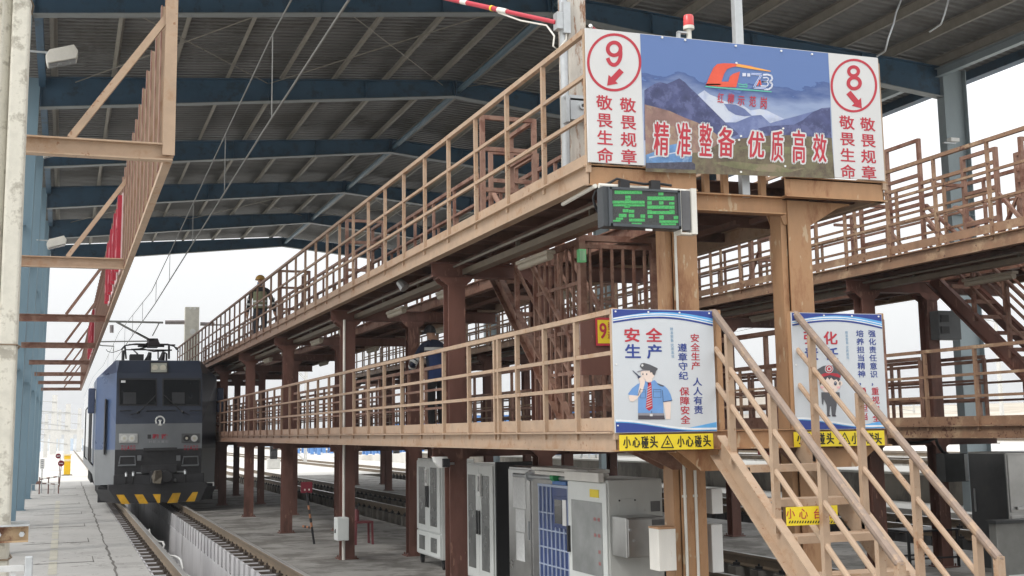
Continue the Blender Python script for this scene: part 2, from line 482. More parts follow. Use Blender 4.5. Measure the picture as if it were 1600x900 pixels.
def track(x1, x2, y0, y1, label, dz=0, sleepers=None):
    t = thing('railway_track', ((x1 + x2) / 2, (y0 + y1) / 2, FL), label, 'railway track')
    if dz > .3:                              # level ground, then down the ramp
        for xx in (x1, x2): rail(t, xx, y0, 74, dz); rail(t, xx, 74.01, 100, dz, .02); rail(t, xx, 100.01, y1, .02)
    else:
        rail(t, x1, y0, y1, dz); rail(t, x2, y0, y1, dz)
    if sleepers:
        s = MB(); y = sleepers[0]
        while y < sleepers[1]:
            s.box((x1 + x2) / 2 - 1.2, y, FL - .0 + dz, (x1 + x2) / 2 + 1.2, y + .24, FL + .02 + dz); y += .62
        tag(s.build('sleeper', mat('sleeper_concrete', (.36, .34, .31), .9, var=.2), t), kind='stuff')
    return t
track(1.51, 2.92, Y0S, 260, 'rails over the open inspection pit that the blue locomotive stands on')
track(7.58, 9.03, Y0S, 260, 'oily black rails on pillars along the trench between the two steel platforms')
track(14.35, 15.8, Y0S, 260, 'dark rails in the wide trench beyond the farther steel platform', -.02)
for k, (xx, lab) in enumerate(((24.5, 'rails on the pale raised ground just behind the grey retaining wall'), (31, 'second line of rails on the pale raised ground behind the retaining wall'), (61.28, 'farthest rails crossing the pale raised ground in front of the tan bank'))):
    track(xx, xx + 1.435, -20, 300, lab, .68, (10, 73))
track(-6.0, -4.565, 62, 300, 'pale rails outside the shed left of the yellow post', .0)
# white hose lying along the left rail
hp = MB()
pts = []
y = 17
while y < 27:
    pts.append((1.66 + .05 * math.sin(y * 1.7) + random.uniform(-.015, .015), y, -.11 + (.03 * math.sin(y * 2.3)))); y += .35
hp.tube(pts, .017, 6)
tag(hp.build('cable', whitep, smooth=True), 'thin white cable snaking along the left rail of the pit', 'cable')
# retaining wall at the back of the ledge
rw = MB()
rw.box(20, -70, -.3, 20.25, 74, .5)
rw.mi = 1
rw.box(19.93, -70, .5, 20.35, 74, .56)
tag(rw.build('retaining_wall', [conw, outg]), 'long low grey concrete wall with a white coping behind the far trench', 'wall')
# tan bank far to the right
bk = MB()
xs = [(95, .45), (100, 2.2), (112, 3.2), (150, 3.6), (230, 7), (420, 10)]
ys = list(range(-60, 620, 20))
ph = [[random.uniform(-.5, .5) for _ in ys] for _ in xs]
for i in range(len(xs) - 1):
    for k in range(len(ys) - 1):
        q = []
        for (ii, kk) in ((i, k), (i + 1, k), (i + 1, k + 1), (i, k + 1)):
            q.append((xs[ii][0], ys[kk], xs[ii][1] + (ph[ii][kk] * (.3 + .3 * ii) if ii else 0)))
        bk.face(q)
tag(bk.build('hill', mat('dry_bank_earth', (.40, .345, .27), .95, var=.25, scale=.12, c2=(.52, .48, .41), amt=.4, s2=.05), origin=(0, 0, 0), smooth=True), kind='structure')

# ------------------------------------------------------------------ the train shed
shed = thing('train_shed', (9.1, 36, FL), 'large open sided train shed with dark blue roof frames and grey corrugated roof', 'train shed')
FY = [22.75 + 6.65 * k for k in range(-1, 6)]
XL, XR, XM = -.75, 18.75, 9.1
def hcol(parent, x0, x1, y, z0, z1, m, taper=0, wd=.25, name='column', side=1):
    """H column, flanges facing +-X; the inner flange leans by taper"""
    c = MB()
    tf = .02
    ia, ib = (x1, x0) if side > 0 else (x0, x1)      # ia inner face, ib outer face
    s = side
    c.prism([(ia - s * taper, y - wd / 2, z0), (ia - s * taper, y + wd / 2, z0), (ia, y + wd / 2, z1), (ia, y - wd / 2, z1)], (-s * tf, 0, 0))
    c.prism([(ib, y - wd / 2, z0), (ib, y + wd / 2, z0), (ib, y + wd / 2, z1), (ib, y - wd / 2, z1)], (s * tf, 0, 0))
    c.prism([(ib + s * .022, y - .006, z0), (ia - s * (taper + .022), y - .006, z0), (ia - s * .022, y - .006, z1), (ib + s * .022, y - .006, z1)], (0, .012, 0))
    for z in (z0 + .02, z0 + 3.4, z0 + 6.6):
        c.box(min(ia, ib) + .03, y - wd / 2 + .01, z, max(ia, ib) - .03 - taper, y + wd / 2 - .01, z + .012)
    c.box(min(ia, ib) - .04 , y - wd / 2 - .05, z0, max(ia, ib) + .04 - taper, y + wd / 2 + .05, z0 + .018)
    return c.build(name, m, parent)
def zb(x): return 10.20 - (9.1 - x if x < 9.1 else x - 9.1) / 9.75 * 1.02
def zt(x): return 10.58 - (9.1 - x if x < 9.1 else x - 9.1) / 9.75 * .72
for y in FY:
    hcol(shed, -1.42, XL, y, FL, 9.86, bluecol, .16, side=1)
    hcol(shed, XR, 19.4, y, FL, 9.86, bluegrey, .0, side=-1)
    rf = MB()
    rf.mi = 0
    for xa, xb in ((XL + .002, XM), (XM, XR - .002)):
        rf.prism([(xa, y - .006, zb(xa)), (xb, y - .006, zb(xb)), (xb, y - .006, zt(xb)), (xa, y - .006, zt(xa))], (0, .012, 0))
        rf.mi = 1
        rf.prism([(xa, y - .12, zb(xa) - .018), (xb, y - .12, zb(xb) - .018), (xb, y - .12, zb(xb)), (xa, y - .12, zb(xa))], (0, .24, 0))
        rf.mi = 0
        rf.prism([(xa, y - .12, zt(xa)), (xb, y - .12, zt(xb)), (xb, y - .12, zt(xb) + .016), (xa, y - .12, zt(xa) + .016)], (0, .24, 0))
    for xs_ in (1.6, 4.4, 6.8, 11.4, 13.8, 16.6):
        rf.box(xs_, y - .1, zb(xs_) + .005, xs_ + .012, y + .1, zt(xs_) - .005)
    for sx in (-.03, .03):
        rf.box(XM + sx - .012, y - .13, zb(XM) - .1 * 0 - .02, XM + sx + .012, y + .13, zt(XM) + .02)
    # knee stiffeners
    rf.box(XL - .02 + .03, y - .11, zb(XL) , XL + .03, y + .11, zt(XL))
    rf.build('rafter', [bluebeam, mat('pale_flange_paint', (.20, .22, .22), .5)], shed)
PX = []
x = XM - .45
while x > -1.2: PX.append(x); x -= 1.3
x = XM + .45
while x < 19.6: PX.append(x); x += 1.3
PY0, PY1 = 15.4, 57.0
for x in PX:
    s = 1 if x < XM else -1
    zz = zt(x) + .018
    p = MB()
    p.box(x - .004, PY0, zz + .0, x + .004, PY1, zz + .2)
    p.box(x - .004, PY0, zz, x - s * .07, PY1, zz + .008)
    p.box(x + .004, PY0, zz + .192, x + s * .07, PY1, zz + .2)
    p.box(x - s * .07, PY0, zz, x - s * .074, PY1, zz + .02)
    p.build('purlin', purl, shed)
for x, dx in ((XM, 0),):
    p = MB()
    for a_, b_ in zip(FY[:-1], FY[1:]):
        p.tube([(x + .12, a_ + .02, zb(x) + .16), (x + .12, b_ - .02, zb(x) + .16)], .075, 8)
    p.build('ridge_strut', mat('strut_blue', (.07, .125, .165), .45), shed)
for x in (XL + .05, XR - .05):
    p = MB()
    p.ibeam((x, PY0, zt(x) - .12), (x, PY1, zt(x) - .12), .15, .2)
    p.build('eave_beam', bluebeam if x < 5 else bluegrey, shed)
# angle braces from rafter to purlin, roof rods
br = MB()
for y in FY[:-1]:
    for k in range(0, len(PX), 2):
        x = PX[k]
        br.beam((x, y + .02, zb(x) + .06), (x, y + .75, zt(x) + .03), .04, .04)
br.build('knee_brace', bluebeam, shed)
for i in (1, 4):
    ya, yb_ = FY[i], FY[i + 1]
    for xa, xb in ((0, 4.4), (4.4, 8.8), (9.4, 13.8), (13.8, 18.2)):
        rd = MB()
        rd.tube([(xa, ya, zt(xa) - .08), (xb, yb_, zt(xb) - .08)], .012, 5); rd.tube([(xb, ya, zt(xb) - .08), (xa, yb_, zt(xa) - .08)], .012, 5)
        rd.build('tie_rod', purl, shed)
# corrugated sheet: ribs run up the slope
rs = MB()
prof = [(0, 0), (.10, 0), (.135, .055), (.19, .055), (.225, 0)]
yy = []
y = PY0 - .2
while y < PY1 + .2:
    for a_, b_ in prof[:-1]: yy.append((y + a_, b_))
    y += .225
xsr = [-1.75, XM, 20.0]
b0 = []
for x in xsr:
    row = []
    for (y, h) in yy:
        rs.v.append((x, y, zt(x) + .235 + h)); row.append(len(rs.v) - 1)
    b0.append(row)
for i in range(2):
    for k in range(len(yy) - 1):
        rs.f.append((b0[i][k], b0[i + 1][k], b0[i + 1][k + 1], b0[i][k + 1])); rs.m.append(0)
rs.build('roof_sheet', sheet, shed, recalc=False)
gt = MB()
gt.box(19.9, PY0 - .2, zt(19.9) + .02, 20.15, PY1 + .2, zt(19.9) + .24)
gt.build('gutter', bluebeam, shed)
# ------------------------------------------------------------------ steel inspection platforms
def handrail(parent, p, q, zd, hs, m, spacing=.95, toe=.1, post_parts=0, first=None, top=.045, inset=0, toem=None, posts=None, gap=.004):
    """rails + toe board from p to q (x, y); posts as sub-parts when asked"""
    p = Vector((p[0], p[1], 0)); q = Vector((q[0], q[1], 0)); L = (q - p).length; d = (q - p).normalized()
    nrm = Vector((d.y, -d.x, 0))
    r = MB()
    for i, h in enumerate(hs):
        t = top if i == 0 else .031
        z = zd + h - t / 2
        r.beam(p + Vector((0, 0, z)), q + Vector((0, 0, z)), t, t)
    if toe:
        o = nrm * .016
        r.beam(p + o + Vector((0, 0, zd + toe / 2 + gap)), q + o + Vector((0, 0, zd + toe / 2 + gap)), .008, toe)
    if posts is None:
        n = max(1, round(L / spacing)); posts = [L * i / n for i in range(n + 1)]
    def post(mb, t):
        c = p + d * t
        off = nrm * .03
        mb.beam(c + off * 0 + Vector((0, 0, zd - .06)), c + off * 0 + Vector((0, 0, zd + hs[0] - top)), .037, .037, up=(0, 1, 0))
    if post_parts:
        ro = r.build('handrail', m, parent)
        k = MB(); post(k, posts[0]); po = k.build('post', m, ro)
        for t in posts[1:post_parts]:
            dup(po, ro, d * (t - posts[0]))
        rest = posts[post_parts:]
        if rest:
            k = MB()
            for t in rest: post(k, t)
            tag(k.build('post', m, ro), kind='stuff')
    else:
        for t in posts: post(r, t)
        ro = r.build('handrail', m, parent)
    return ro

UH = (1.12, .75, .42)
LH = (.915, .60, .35)
def h_column(parent, x0, y0, z0, z1, m, wx=.2, wy=.2, name='column'):
    c = MB()
    c.box(x0, y0, z0, x0 + wx, y0 + .014, z1); c.box(x0, y0 + wy - .014, z0, x0 + wx, y0 + wy, z1)
    c.box(x0 + wx / 2 - .006, y0 + .014, z0, x0 + wx / 2 + .006, y0 + wy - .014, z1)
    c.box(x0 - .05, y0 - .05, z0, x0 + wx + .05, y0 + wy + .05, z0 + .016)
    for sx in (-.028, wx + .008):
        for sy in (-.02, wy):
            c.tube([(x0 + sx + .01, y0 + sy + .01, z0 + .016), (x0 + sx + .01, y0 + sy + .01, z0 + .05)], .012, 6)
    return c.build(name, m, parent)
def haunch(parent, xa, xb, xc0, xc1, y, z1, z0, m):
    c = MB()
    c.prism([(xa, y - .004, z1), (xb, y, z1), (xb - (xb - xc1) * .35, y - .004, z1 - .05), (xc1, y - .004, z0), (xc0, y - .004, z0), (xa + (xc0 - xa) * .35, y - .004, z1 - .05)], (0, .012, 0))
    c.prism([(xa, y + .192, z1), (xb, y + .192, z1), (xb - (xb - xc1) * .35, y + .192, z1 - .05), (xc1, y + .192, z0), (xc0, y + .192, z0), (xa + (xc0 - xa) * .35, y + .192, z1 - .05)], (0, .012, 0))
    c.box(xa + .002, y + .012, z1 - .016, xb - .002, y + .188, z1 - .004)
    return c.build('bracket', m, parent)
def edge(parent, x, y0, y1, zt_, h, m, out=-1):
    """edge channel along Y: web with lips that stand proud"""
    c = MB()
    c.box(x, y0, zt_ - h, x - out * .01, y1, zt_)
    c.box(x - out * .06, y0, zt_ - h, x + out * .04, y1, zt_ - h + .012)
    c.box(x - out * .06, y0, zt_ - .014, x + out * .045, y1, zt_ - .0015)
    return c.build('edge_beam', m, parent)
def stairs(parent_name, label, x0, x1, ya, za, yb, zb_, n, m, mt, rail_h=.95, rails=2, ext=0, tubes=True, group=None, mtop=None):
    """straight steel stair from (ya, za) down to (yb, zb_)"""
    t = thing(parent_name, ((x0 + x1) / 2, yb, zb_), label, 'staircase', group)
    d = Vector((0, yb - ya, zb_ - za)); L = d.length; u = d.normalized()
    upv = Vector((0, -u.z, u.y)) if u.y > 0 else Vector((0, u.z, -u.y))
    for x in (x0, x1):
        s = MB(); sg = -1 if x == x0 else 1
        s.beam((x, ya, za - .09), (x, yb, zb_ - .09 + .06), .01, .2, up=upv)
        s.beam(Vector((x - sg * .0, ya, za - .09)) + upv * .094 + Vector((sg * .03, 0, 0)), Vector((x, yb, zb_ - .03)) + upv * .094 + Vector((sg * .03, 0, 0)), .07, .012, up=upv)
        s.beam(Vector((x, ya, za - .09)) - upv * .094 + Vector((sg * .03, 0, 0)), Vector((x, yb, zb_ - .03)) - upv * .094 + Vector((sg * .03, 0, 0)), .07, .012, up=upv)
        s.build('stringer', m, t)
    for i in range(1, n + 1):
        f = i / (n + 1); y = ya + (yb - ya) * f; z = za + (zb_ - za) * f
        s = MB(); s.box(x0 + .006, y - .11, z - .012, x1 - .006, y + .11, z)
        e = -1 if yb < ya else 1
        s.box(x0 + .006, y + e * .11, z - .05, x1 - .006, y + e * .118, z + .001)
        s.build('step', mt, t)
    for x in (x0 - .02, x1 + .02):
        r = MB()
        for k in range(rails):
            hh = rail_h * (1 - k / (rails + .35))
            p = Vector((x, ya, za + hh)); q = Vector((x, yb, zb_ + hh))
            if k == 0:
                q2 = q + u * ext
                if mtop: r.mi = 1
                r.tube([p + Vector((0, .05, 0)), p, q2, q2 - Vector((0, 0, .001))], .03, 10); r.mi = 0
                r.beam(q2 + Vector((0, 0, .012)), q2 - Vector((0, 0, .13)), .05, .05)
            else:
                r.tube([p, q], .02, 8)
        np_ = max(3, round(L / .78))
        for k in range(np_):
            f = (k + .35) / np_
            c = Vector((x, ya + (yb - ya) * f, za + (zb_ - za) * f))
            r.beam(c + Vector((0, 0, -.06)), c + Vector((0, 0, rail_h - .02)), .05, .04, up=(0, 1, 0))
        r.build('handrail', [mt, mtop or mt], t, smooth=False)
    return t

ROWS = [13.4, 19.1, 24.65, 29.95, 35.15, 40.4, 45.6]
def platform(dx, dz, yu, yl, ye, label, ma, mcol, rows, near):
    t = thing('inspection_platform', (5 + dx, (yu + ye) / 2, FL), label, 'platform')
    zu, zl = 3.83 + dz, 1.73
    xa0, xa1, xb0, xb1, xl1 = 3.86 + dx, 4.78 + dx, 5.42 + dx, 6.65 + dx, 6.26 + dx
    def deck(x0, x1, y0, y1, z):
        m = MB(); m.box(x0 + .012, y0, z - .012, x1 - .012, y1, z - .002)
        y = y0 + .4
        while y < y1 - .1:
            m.box(x0 + .02, y, z - .11, x1 - .02, y + .05, z - .013); y += .95
        m.box((x0 + x1) / 2 - .03, y0 + .02, z - .16, (x0 + x1) / 2 + .03, y1 - .02, z - .112)
        return m.build('deck', underm, t)
    deck(xa0, xa1, yu, ye, zu); deck(xb0 + (.24 if near else 0), xb1, yu, yu + 1.4, zu); deck(xb0, xb1, yu + 1.4, ye, zu)
    deck(xa0, xa1, yl, ye, zl); deck(xb0, xl1, yl, ye, zl); deck(xa1, xb0, yl, yl + 1.6, zl - .004)
    deck(xa1, xb0 + .24, yu + .25, yu + 1.5, zu - .004)
    edge(t, xa0, yu, ye, zu, .165, ma); edge(t, xa1, yu + .3, ye, zu, .165, oxide2, 1)
    edge(t, xb0, yu + 1.4, ye, zu, .165, oxide2); edge(t, xb1, yu, ye, zu, .165, ma, 1)
    edge(t, xa0, yl, ye, zl, .15, ma); edge(t, xa1, yl + 1.6, ye, zl, .15, oxide2, 1)
    edge(t, xb0, yl + 1.6, ye, zl, .15, oxide2); edge(t, xl1, yl, ye, zl, .15, ma, 1)
    # handrails
    n = 40
    handrail(t, (xa0, yu), (xa0, ye), zu, UH, ma, .95, post_parts=n, gap=.004 if near else .03)
    handrail(t, (xa1, yu + 5.6), (xa1, ye), zu, UH, oxide2 if near else ma, 1.0)
    handrail(t, (xb0, yu + 2.6), (xb0, ye), zu, UH, oxide2, 1.0, toe=0)
    handrail(t, (xb1, yu), (xb1, ye), zu, UH, ma, .95, post_parts=22)
    LP = [0, .72, 1.42, 2.11, 2.62, 2.73] + [3.55 + .89 * i for i in range(int((ye - yl - 3.6) / .89))]
    handrail(t, (xa0, yl), (xa0, ye), zl, LH, ma, posts=LP, post_parts=38, top=.04)
    handrail(t, (xa1, yl + 7.5), (xa1, ye), zl, LH, oxide2, .9, toe=0)
    handrail(t, (xb0, yl + (14.0 if near else 7)), (xb0, ye), zl, LH, oxide2, 1.0, toe=0)
    handrail(t, (xl1, yl), (xl1, ye), zl, LH, oxide2, .9)
    # guard frames standing higher than the rails on the upper deck
    for (yy, xg) in ((yu + 3.6, xa1), (yu + 5.2, xb0), (yu + 10.5, xa1), (yu + 17, xa1)):
        gf = MB()
        for a_ in (0, .75):
            gf.beam((xg, yy + a_, zu), (xg, yy + a_, zu + 1.32), .05, .05, up=(0, 1, 0))
        for z in (1.3, .95, .5):
            gf.beam((xg, yy, zu + z), (xg, yy + .75, zu + z), .045, .045)
            gf.beam((xg - .6, yy, zu + z), (xg, yy, zu + z), .045, .045)
        gf.beam((xg - .6, yy, zu), (xg - .6, yy, zu + 1.32), .05, .05, up=(0, 1, 0))
        gf.beam((xg - .02, yy + .75, zu + .75), (xg - .02, yy + 1.3, zu + .02), .04, .04)
        gf.build('guard_frame', oxide2, t)
    if not near:
        for (ya, yb, xg, hh) in ((13.65, 14.35, xa1, 1.72), (12.2, 12.8, xa1, 1.28), (15.2, 15.9, xb0, 1.5)):
            gf = MB()
            for yy in (ya, yb): gf.beam((xg, yy, zu), (xg, yy, zu + hh), .05, .05, up=(0, 1, 0))
            for z in (hh - .02, hh - .5, hh - .9): gf.beam((xg, ya, zu + z), (xg, yb, zu + z), .045, .045)
            gf.beam((xg, yb, zu + .9), (xg - .5, yb, zu + .9), .04, .04); gf.beam((xg, ya, zu + .7), (xg, ya - .6, zu + .05), .04, .04)
            gf.build('guard_frame', oxide2, t)
    # columns, brackets, cross beams
    for y in rows:
        h_column(t, xa0 + .2, y, FL, zu - .345, mcol)
        h_column(t, xa0 + 1.26, y, FL, zu - .34, mcol, .17, .2)
        for xx, wx in ((xa0 + .2, .2), (xa0 + 1.26, .17)):
            haunch(t, xx - .14, xx + wx + .2, xx, xx + wx, y, zl - .152, zl - .29, mcol)
            haunch(t, xx - .12, xx + wx + .1, xx, xx + wx, y, zu - .341, zu - .44, mcol)
        cb = MB()
        cb.ibeam((xa0 + .03, y + .1, zu - .252), (xb1 - .03, y + .1, zu - .252), .14, .17)
        cb.build('cross_beam', mcol, t)
        cb = MB()
        cb.ibeam((xa0 + .03, y + .1, zl - .21), (xl1 - .03, y + .1, zl - .21), .13, .11)
        cb.build('cross_beam', mcol, t)
    # cable tray, conduit under the upper deck
    ct = MB()
    ct.box(xa0 + .40, yu + .5, zu - .30, xa0 + .52, ye - .2, zu - .235)
    ct.mi = 1
    ct.tube([(xa0 + .30, yu + .4, zu - .21), (xa0 + .30, ye - .2, zu - .21)], .014, 8)
    ct.mi = 0
    y = yu + 1
    while y < ye - .5:
        ct.box(xa0 + .44, y, zu - .235, xa0 + .48, y + .03, zu - .10); y += 1.9
    ct.build('cable_tray', [mat('tray_brown_grey', (.17, .14, .105), .5, .2, var=.2), mat('conduit_grey', (.22, .20, .17), .5)], t)
    return t, zu, zl
YE = 47.0
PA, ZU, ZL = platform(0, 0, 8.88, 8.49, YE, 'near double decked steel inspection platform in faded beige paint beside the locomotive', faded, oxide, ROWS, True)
DXB = 6.05
PB, ZUB, ZLB = platform(DXB, .05, 6.6, 6.4, YE, 'farther double decked inspection platform in dull brown paint across the empty track', brownB, oxide, [8.6, 14.1, 19.7, 24.9, 30.2, 35.4, 40.6, 45.6], False)

# front of the near platform
YF = 8.88
c = MB()
c.box(3.862, YF, 3.665, 4.82, YF + .01, 3.828); c.box(3.862, YF - .02, 3.665, 4.82, YF + .06, 3.677); c.box(3.84, YF - .02, 3.8285, 4.82, YF + .06, 3.838)
c.build('edge_beam', paint, PA)
c = MB()
c.box(5.66, YF, 3.665, 6.648, YF + .01, 3.828); c.box(5.66, YF - .02, 3.665, 6.648, YF + .06, 3.677); c.box(5.66, YF - .02, 3.8285, 6.67, YF + .06, 3.838)
c.build('edge_beam', paint, PA)
c = MB()
c.ibeam((4.80, YF + .12, 3.60), (5.70, YF + .12, 3.60), .12, .15)
c.build('cross_beam', paint, PA)
c = MB()
for xx in (4.96, 5.14, 5.5): c.box(xx, YF + .12, 3.68, xx + .05, YF + .17, 3.9)
c.box(4.82, YF + .115, 3.9, 5.68, YF + .18, 3.93)
c.build('guard_frame', paint, PA)
def front_col(x0, name='column'):
    k = MB()
    y0 = 9.0
    k.box(x0 + .07, y0, FL, x0 + .29, y0 + .014, 3.66)
    k.box(x0 + .07, y0 + .2, FL, x0 + .29, y0 + .214, 3.66)
    k.box(x0 + .172, y0 + .014, FL, x0 + .186, y0 + .2, 3.66)
    k.box(x0 + .015, y0 + .03, FL, x0 + .069, y0 + .2, 3.655)
    return k.build(name, paint, PA)
front_col(4.58); front_col(5.68)
for x0, x1, a_, b_ in ((4.24, 4.93, 4.58, 4.88), (5.52, 6.22, 5.70, 6.0)):
    haunch(PA, x0 + .16, x1, a_ + .02, b_, 8.56, 1.578, 1.42, paint)
    haunch(PA, x0, x1, a_, b_, 9.0, 1.578, 1.42, oxide2)
haunch(PA, 5.62, 6.4, 5.72, 5.98, 9.02, 3.66, 3.45, paint)
# front beam of the lower deck
c = MB()
c.box(3.862, 8.49, 1.583, 6.258, 8.50, 1.728); c.box(3.85, 8.465, 1.583, 6.27, 8.55, 1.595); c.box(3.85, 8.465, 1.7185, 6.27, 8.55, 1.7285)
c.build('edge_beam', paint, PA)
# posts carrying the posters, gate posts of the stair head
for x in (3.87, 4.745, 5.41, 6.25):
    c = MB(); c.beam((x, 8.495, 1.73), (x, 8.495, 2.65), .045, .045, up=(0, 1, 0)); c.build('post', paint, PA)
for xa_, xb_ in ((3.9, 4.72), (5.44, 6.24)):
    c = MB()
    for z in (2.62, 2.3, 2.05): c.beam((xa_, 8.52, z), (xb_, 8.52, z), .036, .036)
    c.build('handrail', paint, PA)
# stair from the ground up to the lower deck, between the posters
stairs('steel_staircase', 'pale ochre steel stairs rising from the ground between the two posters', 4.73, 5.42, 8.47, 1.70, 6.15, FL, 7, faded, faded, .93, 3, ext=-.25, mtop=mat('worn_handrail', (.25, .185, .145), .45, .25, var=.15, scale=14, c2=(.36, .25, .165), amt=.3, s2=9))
# stairs inside the platforms, from the lower to the upper deck
stairs('steel_staircase', 'rusty brown inner stairs of the near platform behind the yellow number plate', 4.87, 5.36, 14.1, 3.74, 11.7, 1.76, 8, oxide2, oxide2, .9, 2)
stairs('steel_staircase', 'dark brown stairs of the farther platform at the right edge', 11.0, 11.46, 13.75, 3.8, 11.35, 1.76, 8, oxide, oxide2, .9, 3)
stairs('steel_staircase', 'distant brown inner stairs of the farther platform seen past the front columns', 11.0, 11.46, 26.5, 3.8, 24.0, 1.76, 8, oxide, oxide, .9, 3)
# cage with gate around the foot of the inner stair
cg = thing('stair_cage', (5.2, 11.8, ZL), 'tall rusty cage of upright bars around the inner stair foot', 'cage')
c = MB()
for x in (4.85, 5.66): c.box(x - .035, 11.36, ZL, x + .035, 11.43, 3.63)
c.box(4.815, 11.36, 3.63, 5.695, 11.43, 3.69)
c.build('gate_frame', oxide2, cg)
c = MB()
for i in range(6):
    x = 4.93 + i * .122; c.box(x, 11.38, ZL + .05, x + .026, 11.405, 3.6)
c.box(4.89, 11.375, 3.56, 5.62, 11.415, 3.6); c.box(4.89, 11.375, ZL + .06, 5.62, 11.415, ZL + .1); c.box(4.89, 11.372, 2.7, 5.62, 11.378, 2.74)
c.build('gate', oxide2, cg)
c = MB()
c.box(4.83, 11.43, 3.6, 4.87, 12.75, 3.66)
for z in (3.2, 2.72, 2.3): c.box(4.84, 11.43, z, 4.86, 12.75, z + .035)
for i in range(8):
    y = 11.6 + i * .16; c.box(4.838, y, ZL + .02, 4.862, y + .025, 3.6)
c.build('side_panel', oxide2, cg)
# ------------------------------------------------------------------ the big banner
def zoomer(ox, oy, s):
    return lambda x, y: (ox + x / s, oy + y / s)
BY = 8.835
pr = Print(BY)
BX0, BX1, BZ0, BZ1 = 3.845, 6.635, 3.845, 4.945
def uv(fx, fz):            # fraction of the board -> world X, Z
    return BX0 + (BX1 - BX0) * fx, BZ0 + (BZ1 - BZ0) * fz
ban = thing('banner', ((BX0 + BX1) / 2, BY, BZ0), 'wide banner with blue mountain picture and red slogans above the stairs', 'banner')
m = MB(); m.box(BX0, BY, BZ0, BX1, BY + .018, BZ1); m.build('board', boardw, ban)
XA, _ = pr.P(1003, 150); XB, _ = pr.P(1299, 180)
skyp = mat('printed_sky', (.10, .19, .46), .4, var=.05)
# printed sky: pale towards the horizon of the picture
def printed_sky():
    m = bpy.data.materials.new('printed_picture_sky'); m.use_nodes = True
    n = m.node_tree.nodes; l = m.node_tree.links; b = n['Principled BSDF']; b.inputs['Roughness'].default_value = .4
    tc = n.new('ShaderNodeTexCoord'); sp = n.new('ShaderNodeSeparateXYZ'); l.new(tc.outputs['Object'], sp.inputs[0])
    nz = n.new('ShaderNodeTexNoise'); nz.inputs['Scale'].default_value = 2.4; nz.inputs['Detail'].default_value = 6
    mp = n.new('ShaderNodeMapping'); mp.inputs['Scale'].default_value = (1, 1, 3.5); mp.inputs['Rotation'].default_value = (0, .25, 0)
    l.new(tc.outputs['Object'], mp.inputs[0]); l.new(mp.outputs[0], nz.inputs['Vector'])
    ad = n.new('ShaderNodeMath'); ad.operation = 'MULTIPLY_ADD'; ad.inputs[1].default_value = .5; l.new(nz.outputs['Fac'], ad.inputs[0]); l.new(sp.outputs['Z'], ad.inputs[2])
    cr = n.new('ShaderNodeValToRGB'); l.new(ad.outputs[0], cr.inputs[0])
    e = cr.color_ramp.elements
    e[0].position = .5; e[0].color = (.44, .49, .62, 1); e[1].position = 1.25; e[1].color = (.045, .09, .26, 1)
    k = e.new(.82); k.color = (.25, .32, .50, 1)
    k = e.new(1.0); k.color = (.105, .18, .40, 1)
    l.new(cr.outputs[0], b.inputs['Base Color']); return m
m = MB(); m.face([(XA, BY - .0012, BZ0 + .004), (XB, BY - .0012, BZ0 + .004), (XB, BY - .0012, BZ1 - .004), (XA, BY - .0012, BZ1 - .004)])
pic = m.build('picture', printed_sky(), ban)
z6 = zoomer(1000, 70, 4.287)
pm = [mat('print_far_snow', (.42, .47, .62), .45, var=.35, scale=5, c2=(.55, .59, .68), amt=.55, s2=3.5),
      mat('print_mountain_blue', (.06, .07, .165), .45, var=.35, scale=7, c2=(.11, .125, .26), amt=.4, s2=9),
      mat('print_mid_blue', (.13, .165, .33), .45, var=.25, scale=6, c2=(.20, .24, .42), amt=.35, s2=3),
      mat('print_brown_slope', (.25, .15, .13), .5, var=.3, scale=6, c2=(.35, .25, .18), amt=.4, s2=4),
      mat('print_plain', (.125, .095, .065), .5, var=.4, scale=8, c2=(.175, .155, .09), amt=.45, s2=5),
      mat('print_plain_green', (.17, .165, .085), .5, var=.35, scale=8, c2=(.25, .2, .13), amt=.4, s2=6),
      mat('print_train_blue', (.12, .24, .45), .4, var=.3, scale=9, c2=(.26, .38, .55), amt=.3, s2=7), mat('print_train_dark', (.07, .07, .10), .5, var=.4, scale=30)]
